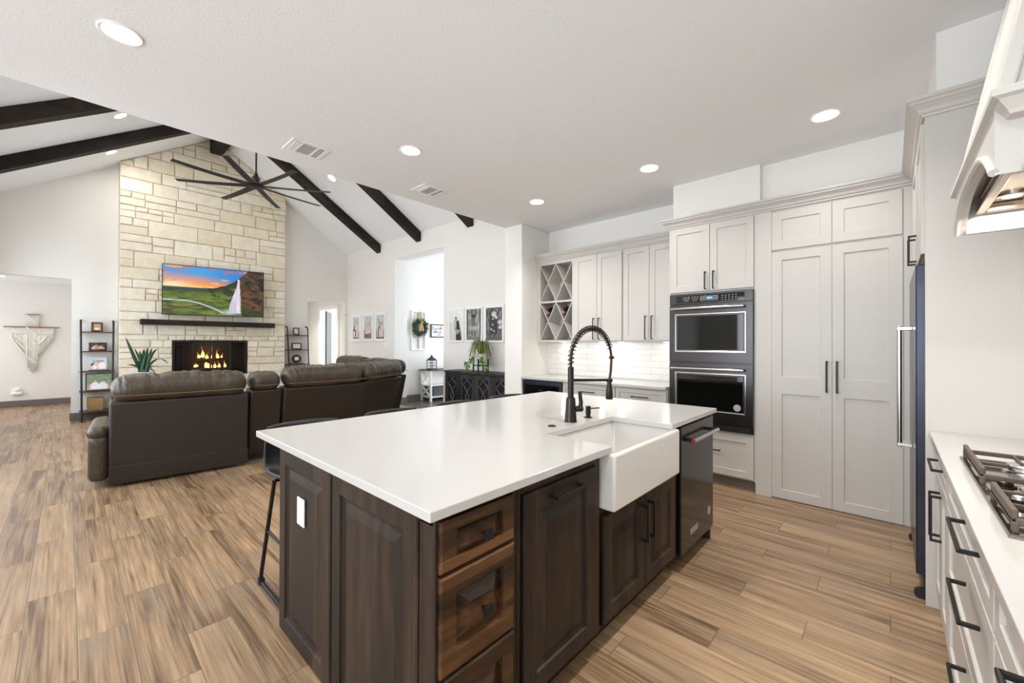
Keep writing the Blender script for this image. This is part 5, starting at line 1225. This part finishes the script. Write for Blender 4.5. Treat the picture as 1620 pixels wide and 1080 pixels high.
o.build('spider_leaves', M['spider'], t, smooth='all')
o = MB(); r = random.Random(8)
def heart(o, c_, d, s_):
    d = V(d).normalized(); sd = d.cross(V((.3, .2, 1))).normalized(); nn_ = sd.cross(d)
    sh = [(0, 0), (-.45, .25), (-.55, .6), (-.35, .95), (0, .8 + .8), (.35, .95), (.55, .6), (.45, .25)]
    top = [o.v(c_ + sd * (x * s_) + d * ((y - .2) * s_ * .8) + nn_ * (.12 * s_ * abs(x))) for x, y in sh]; bot = [o.v(c_ + sd * (x * s_) + d * ((y - .2) * s_ * .8) + nn_ * (.12 * s_ * abs(x) - .003)) for x, y in sh]
    o.f(top); o.f(bot[::-1])
    for i in range(8): o.f([top[i], bot[i], bot[(i + 1) % 8], top[(i + 1) % 8]])
vines = [((-.04, .14, .24), (-.05, .24, .13), (-.08, .30, .03), (-.11, .34, -.05)), ((-.08, .10, .24), (-.11, .17, .17), (-.13, .22, .09)), ((-.07, -.09, .24), (-.10, -.17, .16), (-.10, -.24, .08), (-.1, -.27, .05)), ((-.09, .02, .24), (-.15, .10, .14), (-.15, .16, .06)), ((-.06, -.08, .25), (-.09, -.13, .2), (-.1, -.15, .14))]
for vn in vines:
    P_ = [pc + V((x, y, z_)) for x, y, z_ in vn]; o.tube([tuple(p) for p in P_], .003, 5)
    for i in range(len(P_) - 1):
        for q in range(5):
            c_ = P_[i].lerp(P_[i + 1], q / 5) + V((r.uniform(-.03, .02), r.uniform(-.03, .03), r.uniform(-.02, .03))); heart(o, c_, (r.uniform(-1, .2), r.uniform(-1, 1), r.uniform(-1, -.1)), r.uniform(.035, .058))
o.build('vines', M['pothos'], t)

# ------------------------------------------------------------------ entry room things
EY = 8.27
t = thing('window_frame_decor', 'old white six pane window frame hung on the wall behind the wreath', 'wall decor', (5.665, EY - .02, 1.195))
a, b_, z0, z1 = 5.465, 5.87, 1.195, 2.13; o = MB(); f = .035
o.box(a, a + f, EY - .03, EY - .001, z0, z1); o.box(b_ - f, b_, EY - .03, EY - .001, z0, z1); o.box(a + f, b_ - f, EY - .03, EY - .001, z0, z0 + f); o.box(a + f, b_ - f, EY - .03, EY - .001, z1 - f, z1)
o.build('frame', M['white'], t, bevel=.003)
o = MB(); xm = (a + b_) / 2; o.box(xm - .01, xm + .01, EY - .025, EY - .006, z0 + f, z1 - f)
for zz in (z0 + .31, z0 + .62): o.box(a + f, xm - .01, EY - .025, EY - .006, zz - .01, zz + .01); o.box(xm + .01, b_ - f, EY - .025, EY - .006, zz - .01, zz + .01)
o.build('muntin', M['icon'], t)
wc = V((5.665, EY - .075, 1.74)); t = thing('wreath', 'round green wreath with a tan ribbon bow hanging on the old window frame', 'wreath', wc)
o = MB(); r = random.Random(4); o.tube([wc + V((.135 * math.cos(2 * math.pi * k / 24), 0, .135 * math.sin(2 * math.pi * k / 24))) for k in range(24)], .03, 8, True)
for k in range(420):
    a_ = r.uniform(0, 2 * math.pi); rr = r.uniform(.09, .19); c_ = wc + V((rr * math.cos(a_), r.uniform(-.045, .03), rr * math.sin(a_))); d = V((math.cos(a_ + r.uniform(-.9, .9)), r.uniform(-.8, .2), math.sin(a_ + r.uniform(-.9, .9)))).normalized()
    blade_leaf(o, None, [tuple(c_), tuple(c_ + d * .03), tuple(c_ + d * .055)], .011, d.orthogonal())
o.build('leaves', M['wreath'], t)
o = MB(); rb = wc + V((0, -.055, .10))
for s_ in (-1, 1):
    o.bar(rb + V((0, 0, .0)), rb + V((s_ * .05, -.01, -.19)), .05, .008, (0, 1, 0)); o.tube([rb + V((.012 * s_ * q * (3 - q), -.012 - .02 * math.sin(q), .03 * math.sin(q * 2.1) + .015)) for q in (0, .6, 1.2, 1.8, 2.4, 3)], .014, 6)
o.bar(rb + V((0, .02, .02)), rb + V((0, .045, .27)), .05, .008, (0, 1, 0)); o.build('ribbon', M['ribbon'], t, bevel=.003)
t = thing('wall_sign', 'white sign with blue script lettering in a brown frame by the wreath', 'sign', (6.27, EY - .012, 1.50))
MB().panel((6.015, EY - .001, 1.505), PX, PZ, NY, .53, .325, [(0, 0), (0, .025), (.003, .028), (.024, .028), (.026, .014)]).build('frame', M['frameb'], t)
MB().box(6.041, 6.519, EY - .0175, EY - .015, 1.531, 1.804).build('board', M['paper'], t)
o = MB()
def scribble(x, z_, word, s_):     # handwritten strokes, joined letters
    pts = []
    for chh in word:
        asc = {'l': 1.9, 't': 1.6, 'g': -1.0, 'i': 1.0, 'm': 1.0, 'o': 1.0, 'e': .9, 'r': 1.0, 'w': 1.0}[chh]; wv = {'m': 1.4, 'w': 1.3}.get(chh, .8)
        pts += [(x, 0), (x + .2 * wv * s_, asc * s_ * .6), (x + .4 * wv * s_, asc * s_), (x + .55 * wv * s_, asc * s_ * .4), (x + .7 * wv * s_, .0)]; x += .85 * wv * s_
    o.tube([(px, EY - .0185, z_ + pz) for px, pz in pts], .0048, 5)
scribble(6.065, 1.70, 'lgemwolt', .047); scribble(6.075, 1.615, 'wolemor', .047); scribble(6.22, 1.562, 'ermorem', .018)
o.build('script', M['ink'], t)
tx0, tx1, ty0, ty1, th = 5.70, 6.75, 7.82, 8.23, .745
t = thing('console_table', 'white farmhouse console table with X ends and a dark wood top in the room beyond', 'table', ((tx0 + tx1) / 2, 8.03, 0))
MB().box(tx0 - .03, tx1 + .03, ty0 - .03, ty1 + .02, th - .025, th).build('tabletop', M['browntop'], t, bevel=.003)
for xx in (tx0, tx1 - .045):
    for yy in (ty0, ty1 - .045): MB().box(xx, xx + .045, yy, yy + .045, 0, th - .025).build('leg', M['white'], t)
o = MB(); o.box(tx0, tx1, ty0 + .01, ty1 - .01, .36, .385); o.box(tx0, tx1, ty0 + .01, ty1 - .01, .09, .115); o.build('shelf', M['white'], t)
for xx in (tx0 + .022, tx1 - .022):
    o = MB()
    for za, zb in ((.385, th - .03), (.115, .36)): o.bar((xx, ty0 + .04, za), (xx, ty1 - .04, zb), .02, .04, (1, 0, 0)); o.bar((xx, ty0 + .04, zb), (xx, ty1 - .04, za), .02, .04, (1, 0, 0))
    o.build('cross_brace', M['white'], t)
MB().box(tx0 + .05, tx1 - .05, ty1 - .03, ty1 - .02, .385, th - .03).build('back_board', M['white'], t)
t = thing('storage_bin', 'grey ribbed storage bin on the lower shelf of the white console table', 'basket', (6.1, 8.03, .115))
o = MB(); o.box(5.84, 6.35, 7.86, 8.19, .115, .34)
for k in range(24): o.tube([(5.85 + k * .0217, 7.858, .118), (5.85 + k * .0217, 7.858, .338)], .008, 6)
o.build('body', M['ribbed'], t)
lc = V((5.86, 8.0, th)); t = thing('lantern', 'black metal candle lantern with glass panes on the white console table', 'lantern', lc); q = .085
MB().box(lc.x - q, lc.x + q, lc.y - q, lc.y + q, th, th + .02).build('base', M['black'], t)
o = MB()
for sx_ in (-1, 1):
    for sy_ in (-1, 1): o.box(lc.x + sx_ * q - (.012 if sx_ > 0 else 0), lc.x + sx_ * q + (.012 if sx_ < 0 else 0), lc.y + sy_ * q - (.012 if sy_ > 0 else 0), lc.y + sy_ * q + (.012 if sy_ < 0 else 0), th + .02, th + .21)
for zz in (.08, .145):
    for s_ in (-1, 1): o.box(lc.x - q, lc.x + q, lc.y + s_ * q * .96 - .004, lc.y + s_ * q * .96 + .004, th + zz, th + zz + .008); o.box(lc.x + s_ * q * .96 - .004, lc.x + s_ * q * .96 + .004, lc.y - q, lc.y + q, th + zz, th + zz + .008)
o.build('cage', M['black'], t); MB().box(lc.x - q * .9, lc.x + q * .9, lc.y - q * .9, lc.y + q * .9, th + .022, th + .208).build('pane', M['glass'], t)
MB().hexa([lc + V((-q - .01, -q - .01, .21)), lc + V((q + .01, -q - .01, .21)), lc + V((q + .01, q + .01, .21)), lc + V((-q - .01, q + .01, .21))], [lc + V((-.028, -.028, .285)), lc + V((.028, -.028, .285)), lc + V((.028, .028, .285)), lc + V((-.028, .028, .285))]).lathe(lc + V((0, 0, .285)), [(.026, 0), (.026, .03), (.008, .045), (.006, .06)], 14).build('roof', M['black'], t)
t = thing('potted_orchid', 'dark leaved plant half hidden at the edge of the wide opening on the white table', 'plant', (6.42, 8.02, th))
MB().lathe((6.42, 8.02, th), [(.05, 0), (.06, .004), (.07, .10), (.06, .10), (.01, .09)], 20).build('pot', M['porcelain'], t, smooth=True)
o = MB()
for q_ in ((6.27, 7.98, th + .19), (6.3, 8.05, th + .32), (6.52, 8.0, th + .25), (6.4, 7.92, th + .28)): blade_leaf(o, None, curve((6.42, 8.02, th + .09), q_, .05), .038, (0, 1, .4))
o.build('leaves', M['green'], t, smooth='all')
MB().cushion(7.3, 8.2, 11.0, 12.2, .02, .75, 4).build('armchair', M['cyan'], smooth='all', label='pale teal seat glimpsed through the far doorway beyond the narrow opening', cat='seat')

# ------------------------------------------------------------------ macrame in the passage
t = thing('macrame_hanging', 'cream macrame wall hanging on a wooden dowel in the left passage', 'wall hanging', (-.51, 13.46, .68))
MY = 13.47
MB().tube([(-.905, MY - .02, 1.68), (-.125, MY - .02, 1.675)], .012, 10).build('dowel', M['dowel'], t, smooth=True); MB().tube([(-.62, MY - .02, 1.945), (-.405, MY - .02, 1.95)], .008, 8).build('small_dowel', M['dowel'], t, smooth=True)
o = MB(); o.tube([(-.615, MY - .02, 1.95), (-.51, MY - .012, 2.02), (-.41, MY - .02, 1.955)], .003, 5)
def strands(xa, xb, zt, zbf, n_):
    for k in range(n_):
        x = xa + (xb - xa) * k / (n_ - 1); zb_ = zbf(x, k); o.tube([(x, MY - .014, zt), (x + .003 * math.sin(k), MY - .017, (zt + zb_) / 2), (x, MY - .014, zb_)], .0057, 5)
strands(-.595, -.43, 1.94, lambda x, k: 1.68, 16)
def lower(x, k):
    if x < -.585: return 1.42 - (x + .79) / .205 * .40 + .02 * math.sin(k * 2)
    if x < -.435: return .86 - (.17 * (1 - abs((x + .50) / .09))) + .02 * math.sin(k * 2)
    return 1.03 + (x + .435) / .22 * .42 + .02 * math.sin(k * 2)
strands(-.79, -.215, 1.68, lower, 56)
for p, q in (((-.80, 1.56), (-.595, 1.54)), ((-.42, 1.55), (-.22, 1.54)), ((-.6, 1.68), (-.43, 1.52)), ((-.6, 1.5), (-.43, 1.3)), ((-.6, 1.28), (-.43, 1.1)), ((-.6, 1.05), (-.44, .9)), ((-.6, 1.94), (-.44, 1.76)), ((-.59, 1.54), (-.59, 1.0)), ((-.43, 1.3), (-.30, 1.5)), ((-.75, 1.5), (-.6, 1.32)), ((-.74, 1.4), (-.6, 1.2))):
    n_ = 9; o.tube([(p[0] + (q[0] - p[0]) * k / n_, MY - .026, p[1] + (q[1] - p[1]) * k / n_) for k in range(n_ + 1)], [.011 + .003 * (k % 2) for k in range(n_ + 1)], 6)
xs = [(-.80, 1.56)] + [(-.80 + .205 * k / 8, 1.46 - .42 * (k / 8) ** .9) for k in range(9)]
o.tube([(x, MY - .02, z_) for x, z_ in xs], [.012 + .005 * (k % 2) for k in range(10)], 6)
o.build('knotted_cotton', M['cotton'], t, smooth='all')
t = thing('plug_in_device', 'white plug-in air freshener on the passage wall under the macrame', 'air freshener', (-.72, 13.46, .28))
MB().panel((-.80, 13.5, .30), PX, PZ, NY, .14, .11, [(0, 0), (0, .005), (.004, .007)]).build('cover_plate', M['plastic'], t)
MB().cushion(-.80, -.64, 13.42, 13.495, .24, .32, 4).cushion(-.76, -.68, 13.44, 13.495, .32, .385, 4).build('body', M['plastic'], t, smooth='all')
